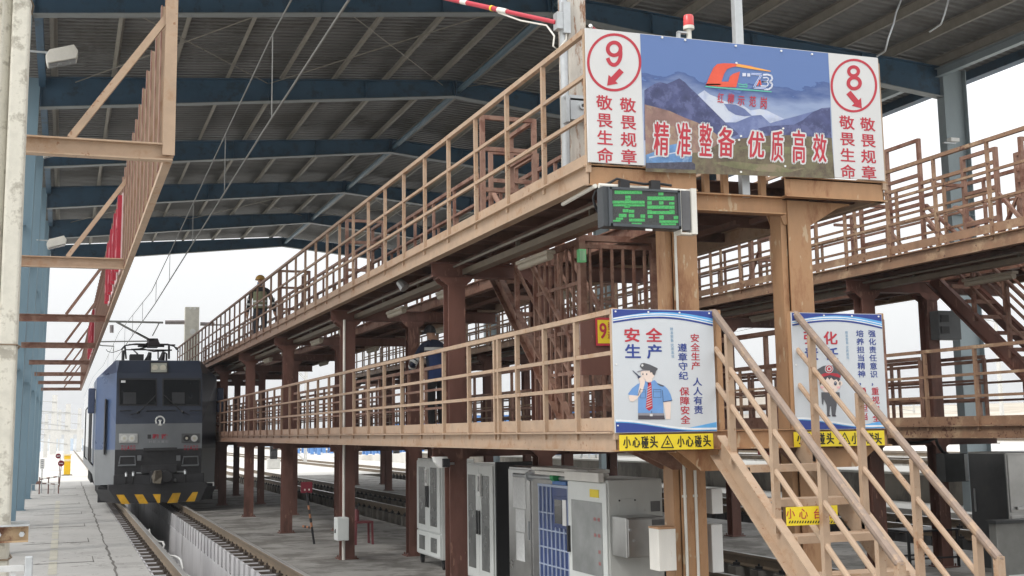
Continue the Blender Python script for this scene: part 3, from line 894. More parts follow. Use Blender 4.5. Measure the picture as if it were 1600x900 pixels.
L = [
 (0, [(385, 335), (430, 305), (470, 335), (510, 350), (560, 375), (620, 395), (680, 400), (740, 440), (800, 430), (850, 440), (900, 465), (960, 495), (1050, 520), (1060, 560), (560, 560), (440, 430)], .0020),
 (2, [(560, 395), (640, 400), (700, 430), (748, 475), (700, 480), (640, 470), (590, 440)], .0024),
 (2, [(560, 520), (640, 520), (750, 475), (810, 470), (870, 525), (960, 500), (1040, 480), (1110, 460), (1180, 440), (1270, 420), (1283, 640), (640, 660), (560, 600)], .0028),
 (1, [(1030, 535), (1090, 505), (1150, 455), (1215, 425), (1272, 420), (1283, 640), (870, 620), (790, 560), (860, 545)], .0031),
 (1, [(28, 305), (60, 285), (100, 260), (135, 250), (180, 262), (220, 245), (262, 225), (300, 252), (335, 290), (375, 325), (420, 370), (480, 430), (530, 480), (580, 530), (630, 570), (660, 600), (560, 640), (28, 640)], .0034),
 (4, [(480, 660), (560, 640), (700, 625), (840, 610), (1000, 605), (1283, 625), (1303, 897), (36, 850), (36, 700)], .0037),
 (3, [(30, 400), (110, 420), (200, 445), (300, 490), (380, 520), (450, 555), (510, 600), (540, 640), (500, 680), (420, 720), (36, 740)], .0040),
 (5, [(480, 790), (620, 780), (780, 800), (900, 800), (1000, 835), (1120, 825), (1000, 855), (820, 850), (640, 828)], .0043),
 (7, [(262, 700), (318, 694), (326, 716), (266, 722)], .0050), (0, [(60, 752), (250, 716), (250, 724), (60, 762)], .0051),
 (5, [(640, 690), (760, 675), (900, 680), (1100, 690), (1280, 720), (1290, 750), (1000, 730), (800, 715)], .0043),
 (6, [(38, 738), (120, 708), (200, 672), (285, 655), (318, 668), (340, 705), (348, 745), (345, 786), (38, 800)], .0046),
 (7, [(38, 792), (345, 785), (368, 800), (368, 838), (38, 826)], .0049),
]
m = MB()
for mi, pts, off in L: pr.poly(m, [z6(*p) for p in pts], off, mi)
m.build('landscape', pm, ban, recalc=False)
# emblem: red swoosh G and outlined letters
lg = [mat('logo_red', (.72, .10, .055), .45), mat('logo_orange', (.85, .38, .08), .45), mat('logo_white', (.66, .69, .80), .45), mat('logo_green', (.12, .48, .36), .45), mat('logo_blue', (.20, .30, .62), .45)]
m = MB()
def pl(pts, off, mi): pr.poly(m, [z6(*p) for p in pts], off, mi)
pl([(440, 272), (462, 215), (490, 155), (515, 130), (560, 124), (650, 128), (610, 152), (580, 165), (562, 195), (545, 245), (536, 272)], .0050, 0)
pl([(536, 280), (540, 248), (590, 248), (600, 212), (622, 195), (668, 180), (660, 215), (642, 285)], .0053, 0)
pl([(440, 262), (536, 262), (560, 250), (640, 286), (540, 282), (440, 272)], .0050, 0)
pl([(560, 124), (650, 128), (760, 146), (640, 146), (575, 160)], .0056, 0)
pl([(650, 128), (740, 146), (875, 176), (870, 181), (760, 166), (640, 146)], .0059, 1)
pl([(436, 276), (640, 292), (880, 312), (880, 319), (640, 302), (436, 284)], .0050, 3)
for x0, y0, x1, y1 in ((684, 190, 708, 212), (716, 192, 736, 214)): pl([(x0, y0), (x1, y0), (x1, y1), (x0, y1)], .0051, 2)
def stroke(pts, wdt, off, mi):
    for (xa, ya), (xb, yb) in zip(pts[:-1], pts[1:]):
        dx, dy = xb - xa, yb - ya; ln = math.hypot(dx, dy); nx, ny = -dy / ln * wdt / 2, dx / ln * wdt / 2
        pl([(xa + nx, ya + ny), (xb + nx, yb + ny), (xb - nx, yb - ny), (xa - nx, ya - ny)], off, mi)
stroke([(742, 196), (812, 200), (760, 288), (842, 292)], 13, .0051, 2)
stroke([(742, 196), (812, 200), (760, 288), (842, 292)], 6, .0055, 4)
stroke([(822, 202), (850, 200), (878, 208), (884, 232), (866, 250), (884, 262), (880, 284), (858, 300), (830, 298)], 12, .0051, 2)
stroke([(822, 222), (850, 220), (860, 232), (848, 246), (815, 248), (850, 250), (858, 264), (848, 278), (806, 276)], 8, .0052, 2)
stroke([(655, 262), (690, 270), (712, 264), (716, 284), (660, 280)], 7, .0052, 3)
stroke([(785, 275), (800, 235), (808, 272)], 9, .0058, 0)
m.build('emblem', lg, ban, recalc=False)
m = MB()
for ch, b in zip('红柳示范岗', ((515, 322, 560, 390), (583, 325, 630, 397), (650, 343, 700, 410), (728, 343, 778, 417), (802, 348, 850, 432))):
    x0, y0 = z6(b[0], b[1]); x1, y1 = z6(b[2], b[3]); pr.char(m, ch, x0, y0, x1, y1, .0062, .016, True, .15)
m.build('lettering', redp, ban, recalc=False)
SL = ((80, 508, 200, 752), (233, 512, 347, 762), (383, 520, 489, 757), (513, 542, 637, 762), (713, 570, 840, 768), (864, 566, 967, 792), (1008, 562, 1116, 802), (1143, 590, 1257, 797))
m = MB(); m2 = MB()
for ch, b in zip('精准整备优质高效', SL):
    x0, y0 = z6(b[0] + 6, b[1] + 8); x1, y1 = z6(b[2] - 6, b[3] - 8)
    for da, db in ((-1, 0), (1, 0), (0, -1), (0, 1), (-.8, -.8), (.8, .8), (-.8, .8), (.8, -.8)):
        pr.char(m, ch, x0 + da * 3.0, y0 + db * 3.2, x1 + da * 3.0, y1 + db * 3.2, .0064 + .0001 * (da + 2 + db * 2), 0, True, .12)
    pr.char(m2, ch, x0, y0, x1, y1, .0078, .024, True, .12)
m.build('lettering_outline', boardw, ban, recalc=False); m2.build('lettering', redp, ban, recalc=False)
# side panels: ring, number, arrow, two columns of characters
def ring(mb, cx, cy, rx, ry, wd, off):
    n = 48
    for k in range(n):
        a, b = 2 * math.pi * k / n, 2 * math.pi * (k + 1) / n
        pr.poly(mb, [(cx + rx * math.cos(a), cy + ry * math.sin(a)), (cx + rx * math.cos(b), cy + ry * math.sin(b)),
                     (cx + (rx - wd) * math.cos(b), cy + (ry - wd) * math.sin(b)), (cx + (rx - wd) * math.cos(a), cy + (ry - wd) * math.sin(a))], off)
def arrow(mb, x0, y0, x1, y1, w1, w2, head, off):
    dx, dy = x1 - x0, y1 - y0; ln = math.hypot(dx, dy); ux, uy = dx / ln, dy / ln; nx, ny = -uy, ux
    hx, hy = x1 - ux * head, y1 - uy * head
    pr.poly(mb, [(x0 + nx * w1, y0 + ny * w1), (hx + nx * w1, hy + ny * w1), (hx - nx * w1, hy - ny * w1), (x0 - nx * w1, y0 - ny * w1)], off)
    pr.poly(mb, [(hx + nx * w2, hy + ny * w2), (x1, y1), (hx - nx * w2, hy - ny * w2)], off)
for a_ in ((959.5, 97.5, 42.5, 45.5, 4), (1334, 133.8, 36.5, 42, 3.6)):
    m = MB(); ring(m, *a_, .002); m.build('ring', redp, ban, recalc=False)
for a_ in ((971, 110, 948.5, 134, 4.6, 10, 14), (1325.5, 144.5, 1346.5, 169.5, 4.4, 9.6, 13.5)):
    m = MB(); arrow(m, *a_, .0022); m.build('arrow', redp, ban, recalc=False)
def arcs(mb, cx, cy, rx, ry, a0, a1, wd, off, n=28):
    for k in range(n):
        a = a0 + (a1 - a0) * k / n; b = a0 + (a1 - a0) * (k + 1) / n
        pr.poly(mb, [(cx + (rx - i) * math.cos(t_), cy - (ry - i) * math.sin(t_)) for i, t_ in ((0, a), (0, b), (wd, b), (wd, a))], off)
m = MB()                                            # the 9: bowl and hooked tail
arcs(m, 959.5, 76.5, 13, 13, 0, 2 * math.pi, 6, .002)
arcs(m, 959.0, 84, 13.5, 20.5, -2.75, .28, 6, .0023)
m.build('lettering', redp, ban, recalc=False)
m = MB()
arcs(m, 1333.5, 111.5, 10.2, 9.6, 0, 2 * math.pi, 5.2, .002); arcs(m, 1334.5, 130, 12, 11.5, 0, 2 * math.pi, 5.6, .0023)
m.build('lettering', redp, ban, recalc=False)
for txt, b, dx in (('敬畏生命', (931.5, 148, 956.5, 255), 1.5), ('敬畏规章', (968.5, 152, 993.5, 257), 1.5), ('敬畏生命', (1311, 180, 1335, 279.5), 2), ('敬畏规章', (1343.5, 183, 1367.5, 281), 2)):
    m = MB(); pr.vtext(m, txt, *b, .002, .014, dx=dx); m.build('lettering', redp, ban, recalc=False)
m = MB()
for (x, y) in ((1034, 59), (1070, 63), (1149, 72), (1220, 80), (1268, 85), (1150, 99), (1154, 219), (1157, 213), (1223, 201), (1226, 260), (1157, 269)):
    p = atY(x, y, BY); m.tube([(p.x, BY - .012, p.z), (p.x, BY + .004, p.z)], .009, 8)
m.build('rivet', whitep, ban)

# ------------------------------------------------------------------ the two posters and the yellow plates
SY = 8.455
ps = Print(SY)
WB = [mat('wave_light_blue', (.12, .38, .72), .45), mat('wave_white', (.78, .80, .82), .45)]
def poster(x0, x1, ztop, zbot, label, zoom, content):
    t = thing('safety_poster', ((x0 + x1) / 2, SY, zbot), label, 'poster')
    m = MB(); m.box(x0, SY, zbot, x1, SY + .012, ztop); m.build('board', board, t)
    W = x1 - x0; H = ztop - zbot
    def band(fn0, fn1, off, mi, mb):
        n = 24
        for i in range(n):
            a, b = i / n, (i + 1) / n
            mb.face([(x0 + .004 + (W - .008) * a, SY - off, zbot + H * fn0(a)), (x0 + .004 + (W - .008) * b, SY - off, zbot + H * fn0(b)), (x0 + .004 + (W - .008) * b, SY - off, zbot + H * fn1(b)), (x0 + .004 + (W - .008) * a, SY - off, zbot + H * fn1(a))], mi)
    w1 = lambda a: .90 + .055 * math.sin(math.pi * (a * .95 + .02)) - .015 * a - .0
    m = MB()
    band(lambda a: w1(a) - .02, lambda a: .996, .002, 0, m)
    band(lambda a: w1(a) - .005, lambda a: w1(a) + .022, .003, 2, m)
    band(lambda a: w1(a) + .022 - .0, lambda a: w1(a) + .022 + .022 * a, .003, 1, m)
    band(lambda a: w1(a) + .004, lambda a: w1(a) + .010 + .006 * a, .004, 1, m)
    m.build('top_wave', [bluep] + WB, t, recalc=False)
    w2 = lambda a: .102 - .076 * (lambda t_: t_ * t_ * (3 - 2 * t_))(min(1, a / .8))
    m = MB()
    band(lambda a: .004, lambda a: max(.02, w2(a)), .002, 0, m)
    band(lambda a: max(.02, w2(a)) - .018, lambda a: max(.02, w2(a)) + .004 + .16 * max(0, a - .7), .003, 1, m)
    band(lambda a: max(.02, w2(a)) - .010, lambda a: max(.02, w2(a)) + .006, .004, 2, m)
    m.build('bottom_wave', [bluep] + WB, t, recalc=False)
    inks = [redp, bluep, mat('print_small_blue', (.16, .32, .48), .5)]
    def line(fn, *a):
        m = MB(); fn(m, *a); m.build('lettering', inks, t, recalc=False)
    content(line, zoom)
    m = MB()
    for fx in (.03, .35, .66, .96):
        m.tube([(x0 + W * fx, SY - .008, ztop - .02), (x0 + W * fx, SY + .004, ztop - .02)], .007, 8)
    for fz in (.06, .55): m.tube([(x0 + .02, SY - .008, zbot + H * fz), (x0 + .02, SY + .004, zbot + H * fz)], .006, 8)
    m.build('rivet', whitep, t)
    return t
zA = zoomer(940, 470, 3.6)
def ctA(line, z):
    def c(ch, b, mi, bold=.022):
        p0 = z(b[0], b[1]); p1 = z(b[2], b[3]); line(ps.char, ch, *p0, *p1, .0022, bold, False, 0, mi)
    c('安', (124, 152, 216, 232), 0); c('全', (249, 154, 339, 233), 0); c('生', (130, 244, 220, 324), 1); c('产', (255, 246, 341, 325), 1)
    def v(txt, x0, y0, x1, y1, mi, dx=4):
        p0 = z(x0, y0); p1 = z(x1, y1); line(ps.vtext, txt, *p0, *p1, .0022, .014, .12, dx / 3.6, mi)
    v('安全生产', 498, 186, 549, 388, 0, 6); v('人人有责', 512, 432, 564, 636, 1, 6); v('遵章守纪', 427, 240, 480, 444, 1, 6); v('保障安全', 438, 486, 492, 692, 0, 6)
    p0 = z(384, 150); p1 = z(402, 232); line(ps.vtext, '精准整备', *p0, *p1, .0022, .0, .12, .8, 2); p0 = z(388, 240); p1 = z(406, 322); line(ps.vtext, '优质高效', *p0, *p1, .0022, .0, .12, .8, 2)
PX0, PX1 = atY(959, 580, SY).x, atY(1117, 580, SY).x
QX0, QX1 = atY(1240.5, 580, SY).x, atY(1382.5, 580, SY).x
PZ1 = atY(1035, 484, SY).z; PZ0 = atY(1040, 675.5, SY).z
p1_ = poster(PX0, PX1, PZ1, PZ0, 'poster with an officer in a blue shirt using a radio, left of the stairs', zA, ctA)
zB = zoomer(1220, 480, 3.911)
def ctB(line, z):
    def c(ch, b, mi, bold=.022):
        p0 = z(b[0], b[1]); p1 = z(b[2], b[3]); line(ps.char, ch, *p0, *p1, .0022, bold, False, 0, mi)
    c('强', (138, 146, 220, 226), 0); c('化', (260, 148, 346, 228), 0); c('责', (144, 246, 230, 322), 1); c('任', (266, 246, 350, 322), 1)
    def v(txt, x0, y0, x1, y1, mi, dx=6):
        p0 = z(x0, y0); p1 = z(x1, y1); line(ps.vtext, txt, *p0, *p1, .0022, .014, .14, dx / 3.911, mi)
    v('强化责任意识，', 533, 140, 579, 480, 1, 14); v('培养担当精神，', 458, 140, 506, 478, 1, 14)
    v('重视安全', 552, 490, 600, 700, 0, 8); v('勇于担当', 478, 490, 526, 690, 0, 8)
    p0 = z(392, 146); p1 = z(409, 226); line(ps.vtext, '精准整备', *p0, *p1, .0022, .0, .12, 1, 2); p0 = z(396, 236); p1 = z(414, 318); line(ps.vtext, '优质高效', *p0, *p1, .0022, .0, .12, 1, 2)
p2_ = poster(QX0, QX1, PZ1, PZ0, 'poster with a small cartoon officer in a red banded cap, right of the stairs', zB, ctB)
# officer with radio
PC = [mat('print_shirt_blue', (.16, .32, .62), .5, var=.08), mat('print_skin', (.80, .66, .58), .5, var=.03), mat('print_cap_grey', (.10, .10, .11), .5), mat('print_belt', (.08, .07, .085), .5),
      mat('print_line', (.06, .07, .12), .5), redp, boardw, mat('print_grey', (.28, .27, .30), .5), mat('print_blush', (.82, .45, .45), .5)]
z8 = zoomer(960, 540, 6.0)
m = MB()
def q(pts, k, mi): ps.poly(m, [z8(*p) for p in pts], .0025 + .0004 * k, mi)
q([(455, 525), (528, 525), (527, 600), (524, 690), (482, 690), (472, 610)], 0, 1)
q([(290, 335), (330, 345), (375, 322), (400, 350), (465, 375), (500, 410), (525, 455), (541, 512), (530, 522), (455, 530), (460, 635), (220, 632), (222, 480), (215, 470), (140, 465), (125, 455), (165, 400), (215, 360)], 1, 0)
q([(216, 470), (238, 350), (225, 300), (262, 290), (282, 320), (285, 345), (262, 430), (210, 500), (172, 525), (145, 520), (132, 480), (142, 462)], 3, 1)
q([(246, 236), (345, 236), (372, 255), (372, 285), (352, 310), (350, 335), (330, 345), (300, 340), (288, 318), (262, 292), (246, 270)], 2, 1)
q([(330, 232), (388, 236), (384, 262), (372, 280), (358, 270), (350, 250), (332, 252)], 4, 2)
q([(236, 196), (246, 168), (275, 162), (330, 178), (402, 212), (404, 222), (388, 240), (300, 232), (262, 224)], 5, 2)
q([(208, 243), (262, 226), (305, 232), (330, 234), (262, 238), (222, 252)], 6, 7)
q([(247, 180), (262, 172), (272, 184), (262, 198), (250, 194)], 7, 6)
q([(222, 632), (462, 634), (472, 692), (220, 692)], 2, 3)
q([(222, 632), (462, 634), (464, 656), (221, 655)], 4, 7)
q([(330, 640), (356, 640), (356, 662), (330, 662)], 5, 6)
q([(306, 346), (340, 344), (346, 372), (356, 585), (324, 612), (292, 585), (312, 370)], 4, 5)
for i in range(9):
    y = 385 + i * 23; q([(306 - i * 1.2, y + 10), (342 + i, y - 12), (342 + i, y - 6), (306 - i * 1.2, y + 16)], 5, 6)
q([(166, 236), (172, 232), (238, 290), (228, 298)], 6, 4); q([(212, 290), (238, 282), (246, 294), (222, 312)], 5, 4)
for (x0, y0, x1, y1) in ((238, 412, 290, 492), (362, 410, 436, 488)):
    q([(x0, y0), (x1, y0), (x1, y0 + 4), (x0, y0 + 4)], 3, 4); q([(x0, y1 - 3), (x1, y1 - 3), (x1, y1), (x0, y1)], 3, 4); q([(x0, y0), (x0 + 3, y0), (x0 + 3, y1), (x0, y1)], 3, 4); q([(x1 - 3, y0), (x1, y0), (x1, y1), (x1 - 3, y1)], 3, 4); q([(x0, y0 + 22), (x1, y0 + 22), (x1, y0 + 25), (x0, y0 + 25)], 3, 4)
for x in (264, 300): q([(x - 5, 262), (x + 5, 260), (x + 6, 274), (x - 4, 276)], 6, 4)
q([(400, 352), (462, 376), (458, 386), (430, 380), (402, 362)], 4, 2)
q([(290, 340), (326, 352), (300, 378)], 4, 0); q([(342, 346), (376, 324), (392, 348), (352, 376)], 5, 0)
for pts in (((446, 420), (450, 418), (458, 530), (453, 530)), ((216, 470), (240, 400), (244, 402), (222, 472)), ((345, 612), (350, 612), (350, 634), (345, 634)), ((458, 524), (538, 510), (541, 515), (458, 531))): q(pts, 5, 4)
m.build('portrait', PC, p1_, recalc=False)
m = MB()
def qb(pts, k, mi): ps.poly(m, [zB(*p) for p in pts], .0025 + .0004 * k, mi)
def ell(cx, cy, rx, ry, k, mi, n=20): qb([(cx + rx * math.cos(2 * math.pi * i / n), cy + ry * math.sin(2 * math.pi * i / n)) for i in range(n)], k, mi)
ell(300, 466, 64, 62, 0, 1); ell(238, 462, 9, 14, 0, 1); ell(366, 466, 10, 14, 0, 1)
qb([(240, 440), (248, 420), (300, 412), (352, 422), (362, 440), (352, 456), (340, 440), (322, 446), (306, 430), (296, 444), (284, 428), (272, 446), (258, 436), (250, 456)], 2, 3)
qb([(212, 404), (222, 380), (256, 360), (296, 352), (340, 360), (374, 388), (378, 408), (362, 420), (300, 404), (236, 422)], 3, 2)
qb([(228, 420), (262, 404), (300, 400), (344, 406), (366, 420), (362, 432), (300, 414), (234, 432)], 4, 5)
ell(293, 377, 26, 26, 5, 6); ell(293, 377, 22, 22, 6, 5); ell(293, 377, 15, 15, 7, 6); ell(293, 377, 9, 9, 8, 5)
for x in (267, 332): ell(x, 466, 9, 13, 3, 4); ell(x - 2, 462, 3, 4, 4, 6)
for x in (250, 352): ell(x, 490, 11, 7, 2, 8)
qb([(288, 500), (322, 500), (314, 512), (298, 512)], 3, 5)
qb([(246, 520), (358, 520), (363, 580), (352, 600), (344, 560), (340, 602), (332, 660), (310, 660), (306, 606), (300, 606), (296, 660), (282, 660), (280, 600), (262, 560), (258, 600), (250, 590)], 1, 2)
qb([(292, 520), (316, 520), (304, 545)], 2, 6); qb([(284, 658), (302, 658), (302, 668), (280, 668)], 2, 3); qb([(312, 658), (334, 658), (338, 668), (312, 668)], 2, 3)
m.build('portrait', PC, p2_, recalc=False)
# yellow head clearance plates
YY = 8.452
py = Print(YY)
def plate(x0, x1, z0, z1, label, chars, tri):
    t = thing('warning_plate', ((x0 + x1) / 2, YY, z0), label, 'warning plate')
    m = MB(); m.box(x0, YY, z0, x1, YY + .006, z1); m.build('board', yellowp, t)
    m = MB()
    for ch, b in chars: py.char(m, ch, *b, .002, .03, True)
    m.build('lettering', blackp, t, recalc=False)
    m = MB(); cx, yt, yb, hw = tri
    for k in range(3):
        P_ = [(cx, yt), (cx + hw, yb), (cx - hw, yb)]; G_ = (cx, yt + (yb - yt) * .66)
        Q_ = [(G_[0] + (p[0] - G_[0]) * .76, G_[1] + (p[1] - G_[1]) * .76) for p in P_]
        a_, b_ = k, (k + 1) % 3; py.poly(m, [P_[a_], P_[b_], Q_[b_], Q_[a_]], .002)
    py.poly(m, [(cx - 1.2, yt + 9), (cx + 1.2, yt + 9), (cx + .8, yt + 13), (cx - .8, yt + 13)], .002); py.poly(m, [(cx - 3, yt + 13.6), (cx + 3.4, yt + 13), (cx + 3.4, yt + 15), (cx - 3, yt + 15.4)], .002)
    m.build('symbol', blackp, t, recalc=False)
    return t
z3 = zoomer(930, 460, 3)
def zz(b): return (*z3(b[0], b[1]), *z3(b[2], b[3]))
chs = [('小', zz((131, 667, 166, 720))), ('心', zz((174, 670, 210, 716))), ('碰', zz((216, 665, 250, 720))), ('头', zz((256, 664, 293, 718))), ('小', zz((384, 664, 418, 714))), ('心', zz((424, 666, 460, 712))), ('碰', zz((466, 661, 499, 714))), ('头', zz((505, 660, 541, 712)))]
YZ0 = atY(1040, 703, YY).z; YZ1 = atY(1040, 678.5, YY).z
plate(atY(968, 690, YY).x, atY(1114.5, 690, YY).x, YZ0, YZ1, 'yellow head clearance plate under the poster of the officer with the radio', chs, (1042.7, 679.5, 700, 10.5))
dq = lambda b, d: (b[0] + d, b[1], b[2] + d, b[3])
xs2 = [1249, 1264, 1281, 1295, 1334, 1346, 1357.5, 1369.5]
ch2 = []
for (c_, b), x in zip(chs, xs2):
    ch2.append((c_, (x - 4, 676.5, x + 8, 693.5)))
plate(atY(1241, 690, YY).x, atY(1382, 685, YY).x, YZ0, YZ1, 'yellow head clearance plate under the poster of the small cartoon officer', ch2, (1319.5, 675, 694, 9.5))
# yellow plate on a stair riser: mind the step
SX0, SX1 = 4.76, 5.39
ysr = 7.13
pz = Print(ysr)
t = thing('warning_plate', (5.1, ysr, .55), 'small yellow step warning plate hung under a stair tread', 'warning plate')
zt_ = atY(1270, 791, ysr).z; zb2 = atY(1270, 820, ysr).z
xa_, xb_ = atY(1229, 805, ysr).x, atY(1309, 805, ysr).x
m = MB(); m.box(xa_, ysr, zb2, xb_, ysr + .006, zt_); m.build('board', yellowp, t)
m = MB()
for ch, x in zip('小心台阶', (1228, 1248, 1271, 1292)): pz.char(m, ch, x, 795, x + 14, 810, .002, .01, True)
m.build('lettering', redp, t, recalc=False)
m = MB()
for i in range(18):
    x = 1232 + i * 4.1; pz.poly(m, [(x, 817.5), (x + 1.9, 817.5), (x + 3.6, 813.5), (x + 1.7, 813.5)], .002)
m.build('hazard_stripe', blackp, t, recalc=False)
# ------------------------------------------------------------------ slatted barrier hung from brackets along the left of the track
XBz = .645
BYS = [9.05, 15.2, 22.45, 29.2, 35.9, 42.6, 49.2, 55.9]
bz = 3.77
bar = thing('hanging_barrier', (0, 30, 3.7), 'long faded steel slat barrier carried on brackets above the left side of the track', 'barrier')
for i, y in enumerate(BYS):
    b = MB(); b.ibeam((-.93 if i else -.62, y, bz - .005), (XBz + .03, y, bz - .005), .09, .125)
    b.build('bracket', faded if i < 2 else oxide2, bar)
    b = MB(); b.beam((-.02, y, bz + .06), (XBz - .02, y, bz + 1.02), .05, .05, up=(0, 1, 0))
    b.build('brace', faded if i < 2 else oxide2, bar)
b = MB(); b.box(XBz - .03, 9.09, bz - .073, XBz + .03, 56, bz - .033)
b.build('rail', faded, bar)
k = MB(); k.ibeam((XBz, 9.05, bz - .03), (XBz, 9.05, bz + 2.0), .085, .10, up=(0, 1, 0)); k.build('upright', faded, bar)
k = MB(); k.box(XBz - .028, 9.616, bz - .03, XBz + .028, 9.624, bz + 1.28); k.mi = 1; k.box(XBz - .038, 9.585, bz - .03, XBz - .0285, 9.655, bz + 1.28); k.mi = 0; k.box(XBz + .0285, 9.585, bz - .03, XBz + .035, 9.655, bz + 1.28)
po = k.build('upright', [faded, oxide2], bar)  # brown lip colours in the shade line beside each upright
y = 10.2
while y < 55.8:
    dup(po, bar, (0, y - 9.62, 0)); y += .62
def boxes(y0, n, pitch, hh):
    for i in range(n):
        y = y0 + i * pitch
        t = thing('letter_box', (XBz - .09, y + .3, bz), ['first', 'second', 'third', 'fourth'][i] + (' red letter box from the near end of the near row' if y0 < 20 else ' red letter box from the near end of the far row') + ' on the barrier', 'letter box', 'red letter boxes on the hanging barrier')
        m = MB(); m.box(XBz - .10, y, bz + .05, XBz - .05, y + .10, bz + hh); m.box(XBz - .10, y + .46, bz + .05, XBz - .05, y + .56, bz + hh * .9)
        m.box(XBz - .10, y + .1, bz + hh * .62, XBz - .05, y + .46, bz + hh * .62 + .12); m.box(XBz - .10, y + .1, bz + .2, XBz - .05, y + .46, bz + .31)
        m.build('red_stroke', mat('letter_dark_red', (.36, .02, .04), .45), t)
        m = MB(); m.box(XBz - .05, y - .02, bz + .02, XBz - .035, y + .58, bz + hh + .03); m.build('back_plate', mat('pale_pink_plate', (.62, .47, .47), .5), t)
boxes(15.9, 4, 1.35, .95)
boxes(30.2, 4, 1.5, .9)

# ------------------------------------------------------------------ concrete mast at the left edge with clamps and white barrier
t = thing('concrete_mast', (-.55, 8.1, FL), 'rough pale concrete mast filling the left edge of the view', 'mast')
m = MB()
for x0, x1 in ((-.74, -.64), (-.38, -.28)): m.box(x0, 7.95, FL, x1, 8.25, 9)
m.box(-.64, 8.03, FL, -.38, 8.17, 9)
for (xa, xb) in ((-.64, -.58), (-.44, -.38)):
    m.prism([(xa, 7.97, FL), (xb, 8.03, FL), (xb, 8.17, FL), (xa, 8.23, FL)], (0, 0, 9.1))
m.build('shaft', mastc, t, bevel=.015)
m = MB()
for z in (1.05, 2.3, 4.45): 
    m.tube([(-.80, 7.935, z - .03), (-.51, 7.935, z + .0), (-.28, 7.935, z), (-.265, 8.1, z), (-.28, 8.27, z)], .006, 6)
m.build('wire_tie', railm, t)
cl = MB()
cl.ibeam((-1.6, 7.86, 1.20), (-.17, 7.86, 1.20), .07, .09, .01, .008)
cl.mi = 1; cl.box(-1.0, 7.81, 1.246, -.165, 7.91, 1.252)
for xx in (-.205, -.33): cl.tube([(xx, 7.82, 1.2), (xx, 7.9, 1.2)], .016, 6)
tag(cl.build('clamp_bar', [mat('clamp_ochre_rust', (.46, .33, .20), .6, c2=RUST, amt=.3), galv]), 'short channel bar clamped across the foot of the pale mast', 'clamp')
cl = MB()
cl.box(-1.6, 8.3, 1.175, -.175, 8.36, 1.245); cl.tube([(-.21, 8.28, 1.21), (-.21, 8.38, 1.21)], .02, 6)
tag(cl.build('clamp_bar', galv), 'grey channel end showing behind the foot of the pale mast', 'clamp')
wb = thing('white_barrier', (-.7, 7.2, FL), 'white painted tube barrier at the lower left corner', 'barrier')
m = MB(); m.box(-.168, 7.17, FL, -.128, 7.21, 1.13); m.build('post', galv, wb, bevel=.006)
m = MB(); m.box(-2.0, 7.175, 1.055, -.169, 7.205, 1.085); m.box(-2.0, 7.18, .65, -.169, 7.2, .69); m.box(-.235, 7.18, .69, -.21, 7.2, 1.054); m.build('rail', mat('dull_white_paint', (.52, .52, .51), .5, var=.1), wb)

# ------------------------------------------------------------------ lamps on the left columns
def flood(x, y, z, label, s=1):
    t = thing('floodlight', (x, y, z), label, 'floodlight')
    m = MB(); m.beam((x - .35, y, z + .04), (x, y, z + .04), .03, .03); m.beam((x - .08, y, z + .04), (x - .02, y - .05, z - .1 * s), .03, .012); m.build('arm', galv, t)
    m = MB()
    a = [(-.04, -.16), (.34, -.05), (.36, .05), (.30, .14), (-.02, .04), (-.07, -.06)]
    m.prism([(x + p[0] * s, y - .15 * s, z + p[1] * s) for p in a], (0, .3 * s, 0)); m.build('housing', cream, t, bevel=.012)
    m = MB(); m.prism([(x - .02 * s, y - .12 * s, z - .165 * s), (x + .33 * s, y - .12 * s, z - .065 * s), (x + .33 * s, y - .12 * s, z - .06 * s), (x - .02 * s, y - .12 * s, z - .16 * s)], (0, .24 * s, 0)); m.build('lens', glassg, t)
flood(-.42, 22.6, 8.42, 'nearest and largest floodlight on the blue column at upper left', 1.25)
p = atY(70, 240, 29.3); flood(p.x, 29.3, p.z, 'tiny floodlight on the second blue column beneath the roof', .6)
p = atY(78, 378, 36.0); flood(p.x, 36, p.z, 'floodlight on the third blue column under the far roof frames', 1.2)
p = atY(70, 318, 36.0)

# ------------------------------------------------------------------ rusty mast, beacon, pole, isolator rod
t = thing('steel_mast', (4.35, 10.4, 3.83), 'flaking rusty steel mast rising behind the nine panel', 'mast')
a0 = atY(874, 120, 10.4).x; a1 = atY(910, 120, 10.4).x
m = MB(); m.box(a0 + .045, 10.28, 3.84, a1, 10.52, 8.2); m.build('shaft', rustymast, t, bevel=.012)
m = MB(); m.tube([(a0 + .02, 10.32, 3.84), (a0 + .02, 10.32, 7.0)], .04, 12); m.build('pipe', galv, t, smooth=True)
z0 = atY(892, 165, 10.2).z
m = MB(); m.box(a0 + .03, 10.22, z0 - .12, a1 + .015, 10.275, z0 + .11); m.box(a0 - .02, 10.2, z0 - .15, a0 + .015, 10.3, z0 + .1); m.box(a0 - .02, 10.22, z0 + .06, a1, 10.24, z0 + .08); m.build('clamp_plate', galv, t)
m = MB(); 
cx = (a0 + a1) / 2 + .03; m.tube([(cx, 10.225, z0 + .01), (cx, 10.195, z0 + .01)], .035, 12); m.mi = 1; m.tube([(cx, 10.20, z0 + .01), (cx, 10.19, z0 + .01)], .016, 10); m.build('bolt', [galv, black], t)
zb1 = atY(868, 30, 10.3).z
m = MB(); m.box(a0 - .07, 10.25, zb1 - .1, a0 + .02, 10.35, zb1 + .06); m.box(a0 - .01, 10.24, zb1 - .14, a0 + .06, 10.30, zb1 + .16); m.build('bracket', galv, t)
